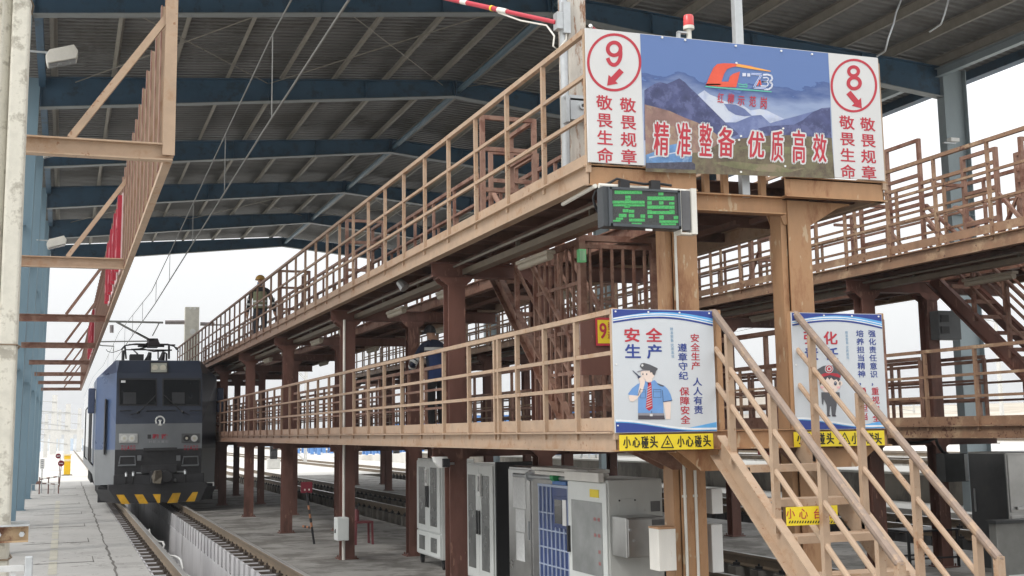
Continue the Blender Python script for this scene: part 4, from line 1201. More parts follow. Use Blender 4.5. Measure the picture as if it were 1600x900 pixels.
# red and white insulated rod reaching to the wires
t = thing('insulator_rod', (a0 - .05, 10.3, zb1 - .03), 'red and white banded insulating rod running from the rusty mast to the wires', 'insulator')
p0 = Vector((a0 - .06, 10.3, zb1 - .03)); p1 = atY(700, -2, 12.2); dd = p1 - p0
m = MB(); m.tube([p0, p0 + dd * .42], .022, 10); m.tube([p0 + dd * .5, p0 + dd * .8], .026, 10); m.tube([p0 + dd * .86, p0 + dd * 2.6], .026, 10); m.build('red_section', redp, t, smooth=True)
m = MB(); m.tube([p0 + dd * .42, p0 + dd * .5], .028, 10); m.tube([p0 + dd * .8, p0 + dd * .86], .027, 10); m.mi = 1; m.tube([p0 + dd * .55, p0 + dd * .565], .031, 10); m.build('white_section', [cream, yellowp], t, smooth=True)
m = MB()
pts = [p0 + dd * .5 + Vector((0, 0, -.03)), p0 + dd * .3 + Vector((0, 0, -.06)), p0 + dd * .08 + Vector((0, 0, -.05)), p0 + Vector((-.03, -.02, -.14)), p0 + Vector((-.045, -.02, -.24)), p0 + Vector((0, -.03, -.27)), p0 + Vector((.08, -.04, -.17)), p0 + Vector((.10, -.02, .05))]
m.tube(pts, .009, 6); m.build('wire', cream, t, smooth=True)
pA = atY(924, 42, 9.6); m = MB(); m.tube([pA, pA + Vector((.9, .6, -.16))], .012, 8); m.mi = 1; m.tube([pA - Vector((.02, .02, -.005)), pA], .016, 8); tag(m.build('rod', [redp, whitep]), 'thin red rod peeping out above the nine panel', 'rod')
# pole behind the banner
m = MB(); m.box(5.31, 8.98, 3.66, 5.385, 9.05, 7.4); tag(m.build('pole', galv, bevel=.006), 'square grey pole standing behind the middle of the banner', 'pole')
# beacon on the banner's top edge
bxc = atY(1076, 40, 8.93)
t = thing('beacon', (bxc.x, 8.93, 4.95), 'small red and white warning beacon on the top edge of the banner', 'beacon')
zt0 = atY(1076, 24, 8.93).z; zm = atY(1076, 41, 8.93).z; zl_ = atY(1076, 46, 8.93).z
m = MB(); m.tube([(bxc.x, 8.93, zm), (bxc.x, 8.93, zt0 - .01), (bxc.x, 8.93, zt0)], [.044, .044, .036], 18); m.build('lens', mat('beacon_red', (.60, .05, .05), .25, var=.1, spec=.6), t, smooth=True)
m = MB(); m.tube([(bxc.x, 8.93, zl_), (bxc.x, 8.93, zm)], .046, 18); m.tube([(bxc.x, 8.93, 4.93), (bxc.x, 8.93, zl_)], .022, 12); m.build('base', cream, t, smooth=True)
m = MB(); m.box(bxc.x - .11, 8.91, 4.90, bxc.x - .09, 8.95, 5.02); m.box(bxc.x - .11, 8.91, 5.015, bxc.x - .03, 8.95, 5.03); m.box(bxc.x - .12, 8.88, 4.947, bxc.x + .07, 8.96, 4.953); m.build('bracket', galv, t)

# ------------------------------------------------------------------ LED display
LY = 8.70
pd = Print(LY)
z7 = zoomer(920, 260, 7.5)
def W(x, y): q = atY(*z7(x, y), LY); return q.x, q.z
t = thing('led_display', (4.35, 8.75, 3.3), 'black display screen with green characters hanging under the nine panel corner', 'display')
x0, zt1 = W(240, 240); x1, zb1_ = W(1080, 735)
m = MB(); m.box(x0 - .055, LY, zb1_ - .005, x1, LY + .12, zt1 + .005); m.build('case', mat('display_case', (.045, .05, .055), .4), t, bevel=.006)
m = MB(); 
for (a, b, c_, d_) in ((x0 - .012, zb1_, x0 + .018, zt1), (x1 - .022, zb1_, x1, zt1), (x0, zt1 - .018, x1, zt1), (x0, zb1_, x1, zb1_ + .022)): m.box(a, LY - .012, b, c_, LY - .001, d_)
m.build('bezel', mat('bezel_grey', (.07, .08, .09), .35), t)
def led_mat():
    mm = bpy.data.materials.new('led_green'); mm.use_nodes = True
    n = mm.node_tree.nodes; l = mm.node_tree.links; b = n['Principled BSDF']
    tc = n.new('ShaderNodeTexCoord'); vo = n.new('ShaderNodeTexVoronoi'); vo.inputs['Scale'].default_value = 90; l.new(tc.outputs['Object'], vo.inputs['Vector'])
    cr = n.new('ShaderNodeValToRGB'); l.new(vo.outputs['Distance'], cr.inputs[0])
    cr.color_ramp.elements[0].color = (.28, .95, .30, 1); cr.color_ramp.elements[1].color = (.03, .30, .08, 1); cr.color_ramp.elements[1].position = .75
    l.new(cr.outputs[0], b.inputs['Emission Color']); b.inputs['Emission Strength'].default_value = .28; b.inputs['Base Color'].default_value = (.04, .3, .08, 1)
    return mm
m = MB(); q0 = W(262, 262); q1 = W(1045, 712)
m.face([(q0[0], LY - .002, q1[1]), (q1[0], LY - .002, q1[1]), (q1[0], LY - .002, q0[1]), (q0[0], LY - .002, q0[1])])
m.build('screen', mat('led_matrix_dark', (.055, .058, .058), .6, var=.5, scale=120), t)
BARS = [(300, 282, 622, 326), (424, 342, 490, 380), (424, 385, 490, 402), (276, 402, 652, 438), (285, 444, 652, 470), (415, 458, 480, 486), (396, 500, 462, 540), (466, 508, 530, 545), (350, 555, 440, 598), (466, 556, 530, 600), (604, 562, 658, 605), (316, 600, 400, 628), (282, 628, 370, 650), (470, 612, 655, 648), (500, 660, 618, 684),
        (812, 304, 872, 342), (684, 352, 1000, 400), (684, 408, 735, 450), (820, 408, 872, 450), (940, 418, 1000, 450), (684, 458, 1002, 500), (684, 512, 735, 520), (940, 510, 1000, 520), (684, 522, 1004, 562), (690, 570, 746, 608), (822, 572, 876, 624), (992, 580, 1046, 622), (824, 632, 1046, 664), (846, 668, 1020, 690), (322, 672, 338, 688)]
m = MB()
for (a, b, c_, d_) in BARS:
    if a == 322: continue
    p = [W(a, b), W(c_, b), W(c_, d_), W(a, d_)]
    zc = (p[0][1] + p[2][1]) / 2; m.face([(u, LY - .0035, zc + (v - zc) * .92) for u, v in p])
m.build('lettering', led_mat(), t, recalc=False)
m = MB(); 
for xx in (440, 800):
    u, v = W(xx, 215); m.box(u - .04, LY + .02, v - .03, u + .04, LY + .07, v + .04)
m.build('hanger', black, t)
ua, va = W(1098, 265); ub, vb = W(1275, 780)
m = MB(); m.box(x1 + .002, LY + .004, vb, x1 + .012, LY + .11, va); m.box(ub - .045, LY - .004, vb - .01, ub - .0, LY + .11, va + .01); m.box(x1 + .012, LY + .02, vb - .012, ub, LY + .1, vb + .004); m.build('side_frame', cream, t)
m = MB(); m.box(x1 + .02, LY + .012, vb + .02, ub - .05, LY + .09, va - .01); m.build('side_panel', mat('side_panel_grey', (.12, .12, .125), .5), t)
m = MB(); m.box(*[W(632, 0)[0], LY - .014, W(0, 728)[1], W(712, 0)[0], LY - .0125, W(0, 705)[1]]); m.build('sticker', whitep, t)
m = MB()
pts = [atY(*z7(*p), LY + .04 + .02 * i) for i, p in enumerate(((970, 225), (840, 205), (640, 205), (480, 180), (330, 145), (250, 190), (140, 240), (75, 300), (50, 370), (70, 450), (110, 540), (160, 575), (185, 560)))]
m.tube(pts, .011, 8); tag(m.build('cable', black, smooth=True), 'black cable looping over the top of the display screen', 'cable')
m = MB(); q0 = atY(932, 288, 8.80); q1 = atY(1045, 297, 8.80)
m.tube([(3.92, 8.82, 3.655), (4.75, 8.82, 3.645)], .02, 10); m.tube([(3.90, 8.84, 3.655), (3.93, 9.6, 3.645)], .018, 8)
tag(m.build('lamp_tube', cream, smooth=True), 'pale conduit under the front edge of the upper deck', 'conduit')

# ------------------------------------------------------------------ fluorescent fittings under the decks
def batten(x, y, z, label, L=.9):
    t = thing('tube_light', (x, y, z), label, 'light', 'lights under the upper decks')
    m = MB(); m.box(x - .05, y, z + .02, x + .05, y + L, z + .06); m.build('body', mat('fitting_tan', (.34, .30, .24), .5), t, bevel=.01)
    m = MB(); m.tube([(x, y + .03, z), (x, y + L - .03, z)], .038, 10); m.build('tube', mat('tube_cover', (.36, .325, .26), .45), t, smooth=True)
    return t
b0 = batten(4.45, 11.2, 3.44, 'unlit tube light under the near upper deck, nearest of its row')
names = ['second', 'third', 'fourth', 'fifth', 'sixth', 'seventh', 'eighth']
for i in range(7):
    dup_tree(b0, (0, 3.0 * (i + 1) - (.4 if i % 2 else 0), 0), label='unlit tube light under the near upper deck, ' + names[i] + ' along its row')
for i in range(5):
    dup_tree(b0, (1.55, 3.2 + 5.2 * i, 0), label='unlit tube light under the inner upper deck, ' + (['first'] + names)[i] + ' along its row')
for i in range(4):
    dup_tree(b0, (6.2, .6 + 5.2 * i, .05), label='unlit tube light under the farther platform, ' + (['first'] + names)[i] + ' along its row')
# spot lamp below the deck
t = thing('spot_lamp', (4.0, 14.6, 3.42), 'small grey spot lamp clipped under the near upper deck', 'lamp')
q = atX(624, 440, 4.05)
m = MB(); m.tube([q, q + Vector((.06, -.06, -.09))], [.05, .07], 10); m.build('head', galv, t); m = MB(); m.beam(q + Vector((0, 0, .02)), (q.x, q.y, 3.66), .03, .012); m.build('stem', galv, t)

# ------------------------------------------------------------------ things on the lower deck front
t = thing('indicator_box', (4.56, 10.9, 3.2), 'small pale green lit box high on the cage post', 'indicator')
q = atY(908, 400, 11.33)
m = MB(); m.box(q.x - .04, 11.29, q.z - .065, q.x + .04, 11.35, q.z + .065); m.build('case', mat('indicator_green', (.16, .50, .22), .4, emit=.25), t, bevel=.004)
m = MB()
for i in range(4): m.box(q.x - .028 + i * .015, 11.285, q.z - .05, q.x - .02 + i * .015, 11.289, q.z + .05)
m.build('grille', mat('indicator_pale', (.55, .75, .55), .4), t)
q = atY(918, 523, 10.6)
t = thing('switch_box', (q.x, 10.6, q.z - .1), 'small white switch box on a post left of the yellow nine plate', 'switch box')
m = MB(); m.box(q.x - .055, 10.58, q.z - .1, q.x + .045, 10.66, q.z + .1); m.build('case', cabw, t, bevel=.004)
m = MB(); m.box(q.x - .012, 10.565, q.z - .02, q.x + .012, 10.58, q.z + .03); m.tube([(q.x - .03, 10.575, q.z + .07), (q.x - .03, 10.582, q.z + .07)], .008, 8); m.build('handle', black, t)
m = MB(); m.box(q.x - .03, 10.66, ZL, q.x + .03, 10.72, 3.3); tag(m.build('post', oxide2), 'brown post carrying the white switch box', 'post')
# yellow 9 plate on a red brown panel
NY = 9.6
pn = Print(NY)
t = thing('number_plate', (4.3, NY, 2.3), 'yellow red bordered plate with a red nine beside the radio officer poster', 'number plate')
u0, v0 = pn.P(932, 540); u1, v1 = pn.P(975, 497)
m = MB(); m.box(u0, NY, v0, u1, NY + .01, v1); m.build('border', redp, t)
m = MB(); m.box(u0 + .014, NY - .0015, v0 + .02, u1 - .014, NY - .0005, v1 - .02); m.build('board', yellowp, t)
m = MB(); pn.char(m, '9', 936.5, 505, 947.5, 529, .004, .04, True); pn.vtext(m, '股道', 949, 503, 957, 530, .004, .01); m.build('lettering', redp, t, recalc=False)
m = MB(); m.box(u0 - .13, NY + .03, 2.2, u1 + .05, NY + .045, 2.68); tag(m.build('panel', oxide), 'red brown steel panel behind the yellow nine plate', 'panel')

# ------------------------------------------------------------------ cabinets below the near platform
def cabinet_doors(t, x, y0, y1, z0, z1, split, m, low=None, handle=None, panes=None):
    """door leaves on the -X face of a cabinet (Y runs away from the camera; y1 is the far edge)"""
    ym = y0 + (y1 - y0) * split
    for (a, b, hs) in ((y0, ym, 1), (ym, y1, -1)):
        d = MB(); d.box(x - .022, a + .006, z0, x - .002, b - .006, z1); do = d.build('door', m, t, bevel=.004)
        g = MB(); ia, ib = a + (b - a) * .25, b - (b - a) * .2
        g.box(x - .026, ia, z0 + (z1 - z0) * .08, x - .0225, ib, z1 - (z1 - z0) * .09); g.build('window', glassg, do)
        g = MB(); hy = b - .05 if hs > 0 else a + .05
        g.box(x - .045, hy - .014, (z0 + z1) / 2 - .16, x - .03, hy + .014, (z0 + z1) / 2 + .14); g.build('handle', black, do)
    return ym
t = thing('storage_cabinet', (5.3, 17.5, FL), 'white wheeled cabinet with grey glass doors, farthest of those under the platform', 'cabinet')
m = MB(); m.box(5.0, 16.9, -.02, 5.48, 18.15, 1.36); m.build('body', cabw, t, bevel=.008)
cabinet_doors(t, 5.0, 16.92, 18.13, .34, 1.33, .5, cabw)
for (a, b) in ((16.92, 17.52), (17.53, 18.13)):
    d = MB(); d.box(4.978, a, 0, 4.998, b, .32); do = d.build('drawer', cabw, t, bevel=.004)
    g = MB(); g.box(4.973, a + .16, .06, 4.9775, b - .14, .26); g.build('window', glassg, do)
for (xx, yy) in ((5.05, 16.97), (5.05, 18.08), (5.43, 16.97), (5.43, 18.08)):
    g = MB(); g.tube([(xx - .02, yy, -.105), (xx + .02, yy, -.105)], .05, 12); g.box(xx - .03, yy - .02, -.08, xx + .03, yy + .02, -.02); g.build('caster', black, t)
m = MB(); m.box(4.95, 17.48, .98, 4.977, 17.60, 1.22); m.mi = 1; m.box(4.945, 17.50, 1.02, 4.9495, 17.57, 1.2); m.build('lock_panel', [whitep, glassd], t)
t = thing('storage_cabinet', (5.4, 15.4, FL), 'white cabinet with two tall grey glass doors and a black side', 'cabinet')
m = MB(); m.box(5.10, 14.9, -.14, 5.62, 16.05, 1.33); m.build('body', cabw, t, bevel=.008)
m = MB(); m.box(5.105, 14.86, -.15, 5.66, 14.897, 1.36); m.build('side_panel', mat('cabinet_black_side', (.012, .012, .013), .6), t)
cabinet_doors(t, 5.1, 14.92, 16.03, -.12, 1.31, .5, cabw)
m = MB(); m.box(5.05, 15.34, .92, 5.077, 15.46, 1.2); m.mi = 1; m.box(5.045, 15.37, .98, 5.0495, 15.43, 1.17); m.build('lock_panel', [whitep, glassd], t)
t = thing('steel_locker', (5.2, 13.5, FL), 'stainless steel locker with white paper notices on its door', 'locker')
m = MB(); m.box(4.9, 13.06, FL, 5.45, 13.8, 1.34); m.build('body', stain, t, bevel=.01)
m = MB(); m.box(4.885, 13.08, FL + .1, 4.898, 13.78, 1.31); do = m.build('door', stain, t, bevel=.004)
m = MB(); m.box(4.87, 13.1, .55, 4.884, 13.13, .75); m.build('handle', galv, do)
for (a, b, c_, d_) in ((13.20, 13.62, .88, 1.22), (13.24, 13.54, .62, .865), (13.26, 13.53, .30, .605)):
    m = MB(); m.box(4.881, a, c_, 4.884, b, d_); nt_ = tag(m.build('notice', mat('notice_paper', (.78, .79, .78), .7, var=.1, scale=25)), {13.20: 'large white printed notice, topmost on the steel locker', 13.24: 'middle paper notice with a pale blue figure on the steel locker', 13.26: 'long plain lowest paper notice on the steel locker'}[a], 'notice', 'notices on the steel locker')
t = thing('battery_cabinet', (4.95, 12.2, FL), 'dark blue lattice fronted cabinet between the steel locker and the grey console', 'cabinet')
bx0, bx1 = 4.6, 5.15
ya, yb = 11.12, 12.05
m = MB(); m.box(bx0, ya, FL, bx1, yb, 1.20); m.build('body', blueb, t)
m = MB()
for i in range(9):
    y = ya + .02 + (yb - ya - .04) * i / 8; m.box(bx0 - .012, y - .009, FL, bx0 - .001, y + .009, .88 if 1 < i < 5 else 1.2)
for i in range(7):
    z = FL + .06 + i * .17; m.box(bx0 - .011, ya, z, bx0 - .002, yb, z + .014)
m.box(bx0 - .014, ya, 1.185, bx0 - .001, yb, 1.21)
m.build('lattice', mat('lattice_pale_line', (.36, .42, .55), .4), t)
m = MB(); m.box(bx0 - .014, ya + .14, .80, bx0 - .001, ya + .5, 1.1); f_ = m.build('window', [blueb], t); m = MB(); m.box(bx0 - .018, ya + .27, .84, bx0 - .0145, ya + .46, 1.07); m.build('pane', glassd, f_); m = MB(); m.box(bx0 - .02, ya + .155, .83, bx0 - .0145, ya + .25, 1.075); m.build('label_strip', whitep, f_)
m = MB(); m.box(bx0 - .02, ya + .15, 1.215, bx0 + .1, ya + .5, 1.25); m.build('blue_trim', mat('trim_blue', (.06, .16, .40), .5), t)
t = thing('control_console', (4.9, 10.9, FL), 'worn light grey control console with a glazed door and yellow sticker', 'console')
cx0, cx1, cy0, cy1, ct = 4.51, 5.04, 10.12, 11.02, 1.305
m = MB(); m.box(cx0, cy0, FL, cx1, cy1, ct); m.build('body', cabold, t, bevel=.012)
m = MB(); m.box(cx0 - .016, cy0 + .01, .32, cx0 - .002, cy1 - .01, ct - .03); do = m.build('upper_door', cabw, t, bevel=.004)
m = MB(); m.box(cx0 - .02, cy0 + .1, .46, cx0 - .0165, cy1 - .1, ct - .2); m.build('window', mat('console_grey_glass', (.26, .27, .265), .2, var=.2, scale=3), do)  # plain mid grey pane with faint mottling
m = MB()
for zz_, n_ in ((.94, 2), (.80, 2), (.66, 1), (.56, 1)):
    for k in range(n_): m.box(cx0 - .0215, cy0 + .14 + k * .09, zz_, cx0 - .0202, cy0 + .19 + k * .09, zz_ + .03)
m.build('indicator_label', mat('faded_label_red', (.30, .12, .12), .5), do)
m = MB(); m.box(cx0 - .045, cy1 - .06, .62, cx0 - .017, cy1 - .03, .86); m.build('handle', black, do)
m = MB(); m.box(cx0 - .02, cy0 + .16, ct - .16, cx0 - .0165, cy0 + .36, ct - .09); m.build('sticker', yellowp, do)
m = MB(); m.box(cx0 - .016, cy0 + .01, FL + .02, cx0 - .002, cy1 - .01, .30); m.build('lower_door', cabw, t, bevel=.004)
m = MB(); m.box(4.60, cy0 - .006, .92, 4.78, cy0 - .001, 1.14); m.build('cover_plate', cabold, t, bevel=.004)
m = MB()
for (a, b) in ((4.615, .935), (4.765, .935), (4.615, 1.125), (4.765, 1.125)): m.tube([(a, cy0 - .012, b), (a, cy0 - .005, b)], .008, 8)
m.build('screw', black, t)
m = MB(); m.box(4.92, cy0 - .008, 1.02, 5.01, cy0 - .001, 1.11)
for i in range(5): m.box(4.925, cy0 - .012, 1.03 + i * .016, 5.005, cy0 - .008, 1.036 + i * .016)
m.build('vent', mat('vent_grey', (.16, .16, .16), .5), t)
# flat white ducts lying on the console top
m = MB(); m.box(4.5, 10.55, ct + .005, 4.72, 11.9, ct + .04); m.box(4.54, 10.62, ct + .041, 4.76, 12.1, ct + .075)
tag(m.build('duct', rustywhite, bevel=.006), 'stack of rust stained white ducts on the console top', 'duct')
m = MB(); m.box(4.44, 10.16, ct - .02, 4.49, 10.95, ct + .06); tag(m.build('cover', rustywhite), 'peeling white cover over the console top corner', 'cover')
v = thing('valve', (4.75, 12.0, 1.2), 'small valve with a green knob on the pipe above the lattice cabinet', 'valve')
m = MB(); m.tube([(4.64, 11.3, 1.27), (4.64, 12.9, 1.27)], .022, 10); m.tube([(4.64, 12.45, 1.27), (4.64, 12.4, 1.27)], .05, 10); m.build('pipe', galv, v, smooth=True)
m = MB(); m.tube([(4.60, 11.55, 1.285), (4.60, 11.63, 1.285)], .045, 12); m.build('knob', mat('valve_green', (.03, .30, .10), .4), v, smooth=True)
# stainless box fixed on the console side
t = thing('steel_box', (4.85, 10.6, .5), 'square stainless steel box mounted on the side of the grey console', 'box')
q0 = atY(981, 873, 9.78); q1 = atY(1040, 807, 9.78)
m = MB(); m.box(q0.x, 9.80, q0.z, q1.x, 10.11, q1.z); m.build('body', stain, t, bevel=.008)
m = MB(); m.box(q0.x + .012, 9.785, q0.z + .012, q1.x - .01, 9.798, q1.z - .012); do = m.build('door', stain, t, bevel=.005)
m = MB(); m.tube([(q0.x + .03, 9.77, q1.z - .1), (q0.x + .03, 9.784, q1.z - .1)], .012, 10); m.tube([(q0.x + .06, 9.77, q1.z - .19), (q0.x + .06, 9.784, q1.z - .19)], .012, 10); m.build('lock', galv, do)
m = MB(); m.box(q1.x - .13, 9.781, q1.z - .07, q1.x - .012, 9.7845, q1.z - .02); m.build('nameplate', mat('nameplate_dark', (.13, .13, .13), .5), do)
# boxes and pipes on the front column
q0 = atY(1026, 892, 9.0); q1 = atY(1051, 823, 9.0)
m = MB(); m.box(q0.x, 8.95, q0.z, q1.x, 9.12, q1.z); m.mi = 1; m.box(q0.x - .003, 8.945, q1.z - .012, q1.x + .003, 9.125, q1.z + .004)
tag(m.build('junction_box', [rustywhite, mat('rusty_lid', (.42, .24, .13), .6, c2=(.7, .66, .6), amt=.3)], bevel=.004), 'dirty white box with a rusty lid on the left of the front column', 'junction box')
q0 = atY(1108, 802, 9.15); q1 = atY(1120, 763, 9.15)
m = MB(); m.box(q0.x - .02, 9.06, q0.z, q1.x, 9.2, q1.z); tag(m.build('junction_box', whitep, bevel=.004), 'white box on the right of the front column, upper of two', 'junction box')
q0 = atY(1109, 893, 9.15); q1 = atY(1120, 818, 9.15)
m = MB(); m.box(q0.x - .02, 9.06, q0.z, q1.x, 9.2, q1.z); tag(m.build('junction_box', whitep, bevel=.004), 'taller white box on the right of the front column, lower of two', 'junction box')
for (xp, lab) in ((1071, 'left of the two thin white conduits on the front column'), (1088, 'right of the two thin white conduits on the front column')):
    q = atY(xp, 760, 8.97); m = MB(); m.tube([(q.x, 8.985, FL), (q.x, 8.985, 1.56)], .0125, 8)
    for z in (.25, 1.2): m.box(q.x - .02, 8.99, z, q.x + .02, 8.998, z + .02)
    tag(m.build('conduit', cream, smooth=True), lab, 'conduit', 'conduits on the front column')
q = atY(1059, 450, 8.97); m = MB(); m.tube([(q.x, 8.985, 2.4), (q.x, 8.985, 3.5)], .011, 8); tag(m.build('conduit', cream, smooth=True), 'thin pale conduit above the radio officer poster', 'conduit')
# meter box, conduit and stool
q = atX(525, 824, 4.0)
t = thing('meter_box', (3.98, 18.9, .3), 'white meter box on the conduit beside a red brown column', 'meter box')
m = MB(); m.box(3.93, 18.82, q.z - .17, 4.11, 19.08, q.z + .17); m.build('case', cabw, t, bevel=.012)
m = MB(); m.tube([(3.92, 18.95, q.z - .02), (3.93, 18.95, q.z - .02)], .02, 8); m.box(3.915, 18.93, q.z - .06, 3.93, 18.96, q.z - .02); m.build('lock', black, t)
m = MB(); m.tube([(4.075, 19.05, FL), (4.075, 19.05, q.z - .171)], .025, 8); m.tube([(4.075, 19.05, q.z + .171), (4.075, 19.05, 3.5)], .02, 8); m.build('conduit', cream, t, smooth=True)
t = thing('stool', (4.86, 21.3, FL), 'small dark red stool beyond the column with the meter box', 'stool')
sx, sy = atZ(566, 850, FL).x, atZ(566, 850, FL).y
redw = mat('stool_red', (.17, .04, .045), .5)
m = MB(); m.box(sx - .16, sy - .16, .20, sx + .16, sy + .16, .235); m.build('seat', redw, t)
for (a, b) in ((-1, -1), (1, -1), (-1, 1), (1, 1)):
    m = MB(); m.beam((sx + a * .14, sy + b * .14, .2), (sx + a * .15, sy + b * .15, FL), .035, .035, up=(0, 1, 0)); m.build('leg', redw, t)
t = thing('fire_extinguisher', (sx - .1, sy, .235), 'small red extinguisher standing on the dark red stool', 'extinguisher')
m = MB(); m.tube([(sx - .1, sy, .236), (sx - .1, sy, .40), (sx - .1, sy, .44)], [.045, .045, .02], 12); m.build('cylinder', redw, t, smooth=True); m = MB(); m.tube([(sx - .1, sy, .44), (sx - .1, sy, .5)], .018, 8); m.box(sx - .15, sy - .01, .485, sx - .06, sy + .01, .5); m.build('valve', black, t)
# plate on a striped stand
q = atZ(491, 850, FL)
t = thing('sign_stand', (q.x, q.y, FL), 'red plate on a thin black and orange striped stand under the platform', 'sign stand')
qt = atY(479, 762, q.y)
m = MB(); m.box(qt.x - .1, q.y - .01, qt.z - .09, qt.x + .1, q.y + .01, qt.z + .1); m.build('plate', mat('dull_sign_red', (.20, .02, .035), .5), t)
m = MB()
for k in (-.045, .03): m.box(qt.x + k, q.y - .013, qt.z - .05, qt.x + k + .025, q.y - .0105, qt.z - .02)
m.build('lettering', cream, t)
org = mat('stand_orange', (.42, .19, .10), .6)
m = MB(); n = 12
for i in range(n):
    a = Vector((q.x, q.y, FL)).lerp(Vector((qt.x, q.y, qt.z - .08)), i / n); b_ = Vector((q.x, q.y, FL)).lerp(Vector((qt.x, q.y, qt.z - .08)), (i + 1) / n)
    m.mi = i % 2 if 3 < i < 9 else 1; m.tube([a, b_], .02, 8)
m.build('pole', [org, black], t)
m = MB(); a = atY(488, 825, q.y); b_ = Vector((4.0, q.y + .1, a.z + .03))
for i in range(5): m.mi = i % 2; m.tube([a.lerp(b_, i / 5), a.lerp(b_, (i + 1) / 5)], .02, 8)
m.build('crossbar', [org, black], t)
# camera on the column with the meter
t = thing('security_camera', (4.1, 13.3, 1.3), 'white security camera on the big red brown column under the platform', 'camera')
q = atY(689, 722, 13.3)
m = MB(); m.prism([(q.x - .12, 13.15, q.z + .06), (q.x + .03, 13.15, q.z + .06), (q.x + .05, 13.15, q.z - .05), (q.x - .05, 13.15, q.z - .06), (q.x - .1, 13.15, q.z)], (0, .1, 0)); m.build('hood', whitep, t); m = MB(); m.box(q.x - .03, 13.12, q.z - .05, q.x + .05, 13.149, q.z + .04); m.build('lens', black, t); m = MB(); m.beam((q.x + .05, 13.2, q.z - .02), (4.1, 13.39, q.z - .02), .025, .025); m.build('arm', galv, t)
# ------------------------------------------------------------------ under the farther platform
t = thing('control_box', (11.4, 14, 1), 'dark control box on the farther platform column above the lower deck', 'control box')
q0 = atY(1461, 531, 14.0); q1 = atY(1492, 487, 14.0)
m = MB(); m.box(q0.x, 13.9, q0.z, q1.x, 14.08, q1.z); m.build('case', darkst, t); m = MB()
for k in (.2, .6): m.box(q0.x + .03, 13.885, q0.z + (q1.z - q0.z) * k, q0.x + .16, 13.899, q0.z + (q1.z - q0.z) * (k + .25))
m.build('cover', black, t)
t = thing('control_box', (11.4, 14, .9), 'dark control box with looped cables under the farther lower deck', 'control box')
q0 = atY(1471, 753, 14.0); q1 = atY(1503, 708, 14.0)
m = MB(); m.box(q0.x, 13.9, q0.z, q1.x, 14.08, q1.z); m.build('case', darkst, t); m = MB(); m.box(q1.x - .05, 13.885, q0.z + .01, q1.x, 13.899, q1.z - .01); m.build('side_strip', galv, t)
m = MB(); qa = atY(1395, 684, 13.6); qb_ = atY(1432, 692, 13.6); qc = atY(1462, 684, 13.6); qd = atY(1472, 705, 13.95)
m.tube([qa, qa.lerp(qb_, .5) + Vector((0, 0, -.03)), qb_, qb_.lerp(qc, .6) + Vector((0, 0, -.02)), qc, qc.lerp(qd, .5) + Vector((-.02, 0, 0)), qd, qd + Vector((.1, 0, -.05))], .022, 8)
tag(m.build('cable', black, smooth=True), 'thick black cable sagging under the farther lower deck', 'cable')
lx = 11.35
lr, lf = atX(1518, 800, lx).y, atX(1577, 800, lx).y
lz = atX(1518, 706, lx).z
t = thing('steel_locker', (lx + .4, lf, FL), 'tall stainless locker with a dark side under the farther platform', 'locker')
m = MB(); m.box(lx, lf, FL, lx + 1.0, lr, lz); m.build('body', stain, t, bevel=.01)
m = MB(); m.box(lx - .012, lf + .02, FL + .05, lx - .001, lr - .02, lz - .02); d_ = m.build('side_door', darkst, t, bevel=.004); m = MB(); m.box(lx - .03, lr - .12, .6, lx - .013, lr - .1, .9); m.build('hinge', galv, d_)  # this side has a darker colour than the front doors
m = MB(); m.box(lx + .02, lf - .014, .62, lx + .95, lf - .002, lz - .03); m.build('upper_door', stain, t, bevel=.004)
m = MB(); m.box(lx + .02, lf - .014, FL + .05, lx + .95, lf - .002, .58); m.build('lower_door', stain, t, bevel=.004)
m = MB(); m.box(lx + .1, lf - .05, .655, lx + .6, lf - .03, .69); m.build('handle', whitep, t)
t = thing('steel_box', (10.9, 11.2, FL), 'low grey steel box with a dark lid in front of the stainless locker', 'box')
q0 = atY(1556, 818, 11.2)
m = MB(); m.box(q0.x, 11.2, FL, q0.x + 1.1, 11.32, q0.z); m.build('body', mat('box_grey', (.24, .24, .225), .4, .3, var=.15), t, bevel=.01); m = MB(); m.box(q0.x - .03, 11.16, q0.z + .001, q0.x + 1.12, 11.34, q0.z + .03); m.build('lid', darkst, t); m = MB(); m.box(q0.x + .12, 11.188, FL + .05, q0.x + .4, 11.198, FL + .27); m.build('label_plate', whitep, t)
# small dark table seen between the stair rails
q = atZ(1445, 890, FL)
t = thing('work_table', (q.x, q.y, FL), 'thin black legged table seen through the stair rails', 'table')
tx, ty = q.x + .1, q.y + .3
m = MB(); m.box(tx - .3, ty - .25, .32, tx + .55, ty + .25, .345); m.build('tabletop', black, t)
for (a, b) in ((-.27, -.22), (.52, -.22), (-.27, .22), (.52, .22)):
    m = MB(); m.box(tx + a - .015, ty + b - .015, FL, tx + a + .015, ty + b + .015, .32); m.build('leg', black, t)
m = MB(); m.box(tx - .27, ty - .23, FL + .12, tx + .52, ty - .21, FL + .145); m.box(tx - .27, ty + .21, FL + .12, tx + .52, ty + .23, FL + .145); m.build('stretcher', black, t)
# camera at the right column
p = atY(1480, 222, 22.5)
t = thing('security_camera', tuple(p), 'little white camera on the grey shed column at the right', 'camera')
m = MB(); m.box(p.x - .05, 22.3, p.z - .02, p.x + .18, 22.45, p.z + .06); m.build('body', whitep, t); m = MB(); m.box(p.x - .2, 22.35, p.z - .07, p.x + .12, 22.42, p.z - .04); m.build('arm', galv, t)
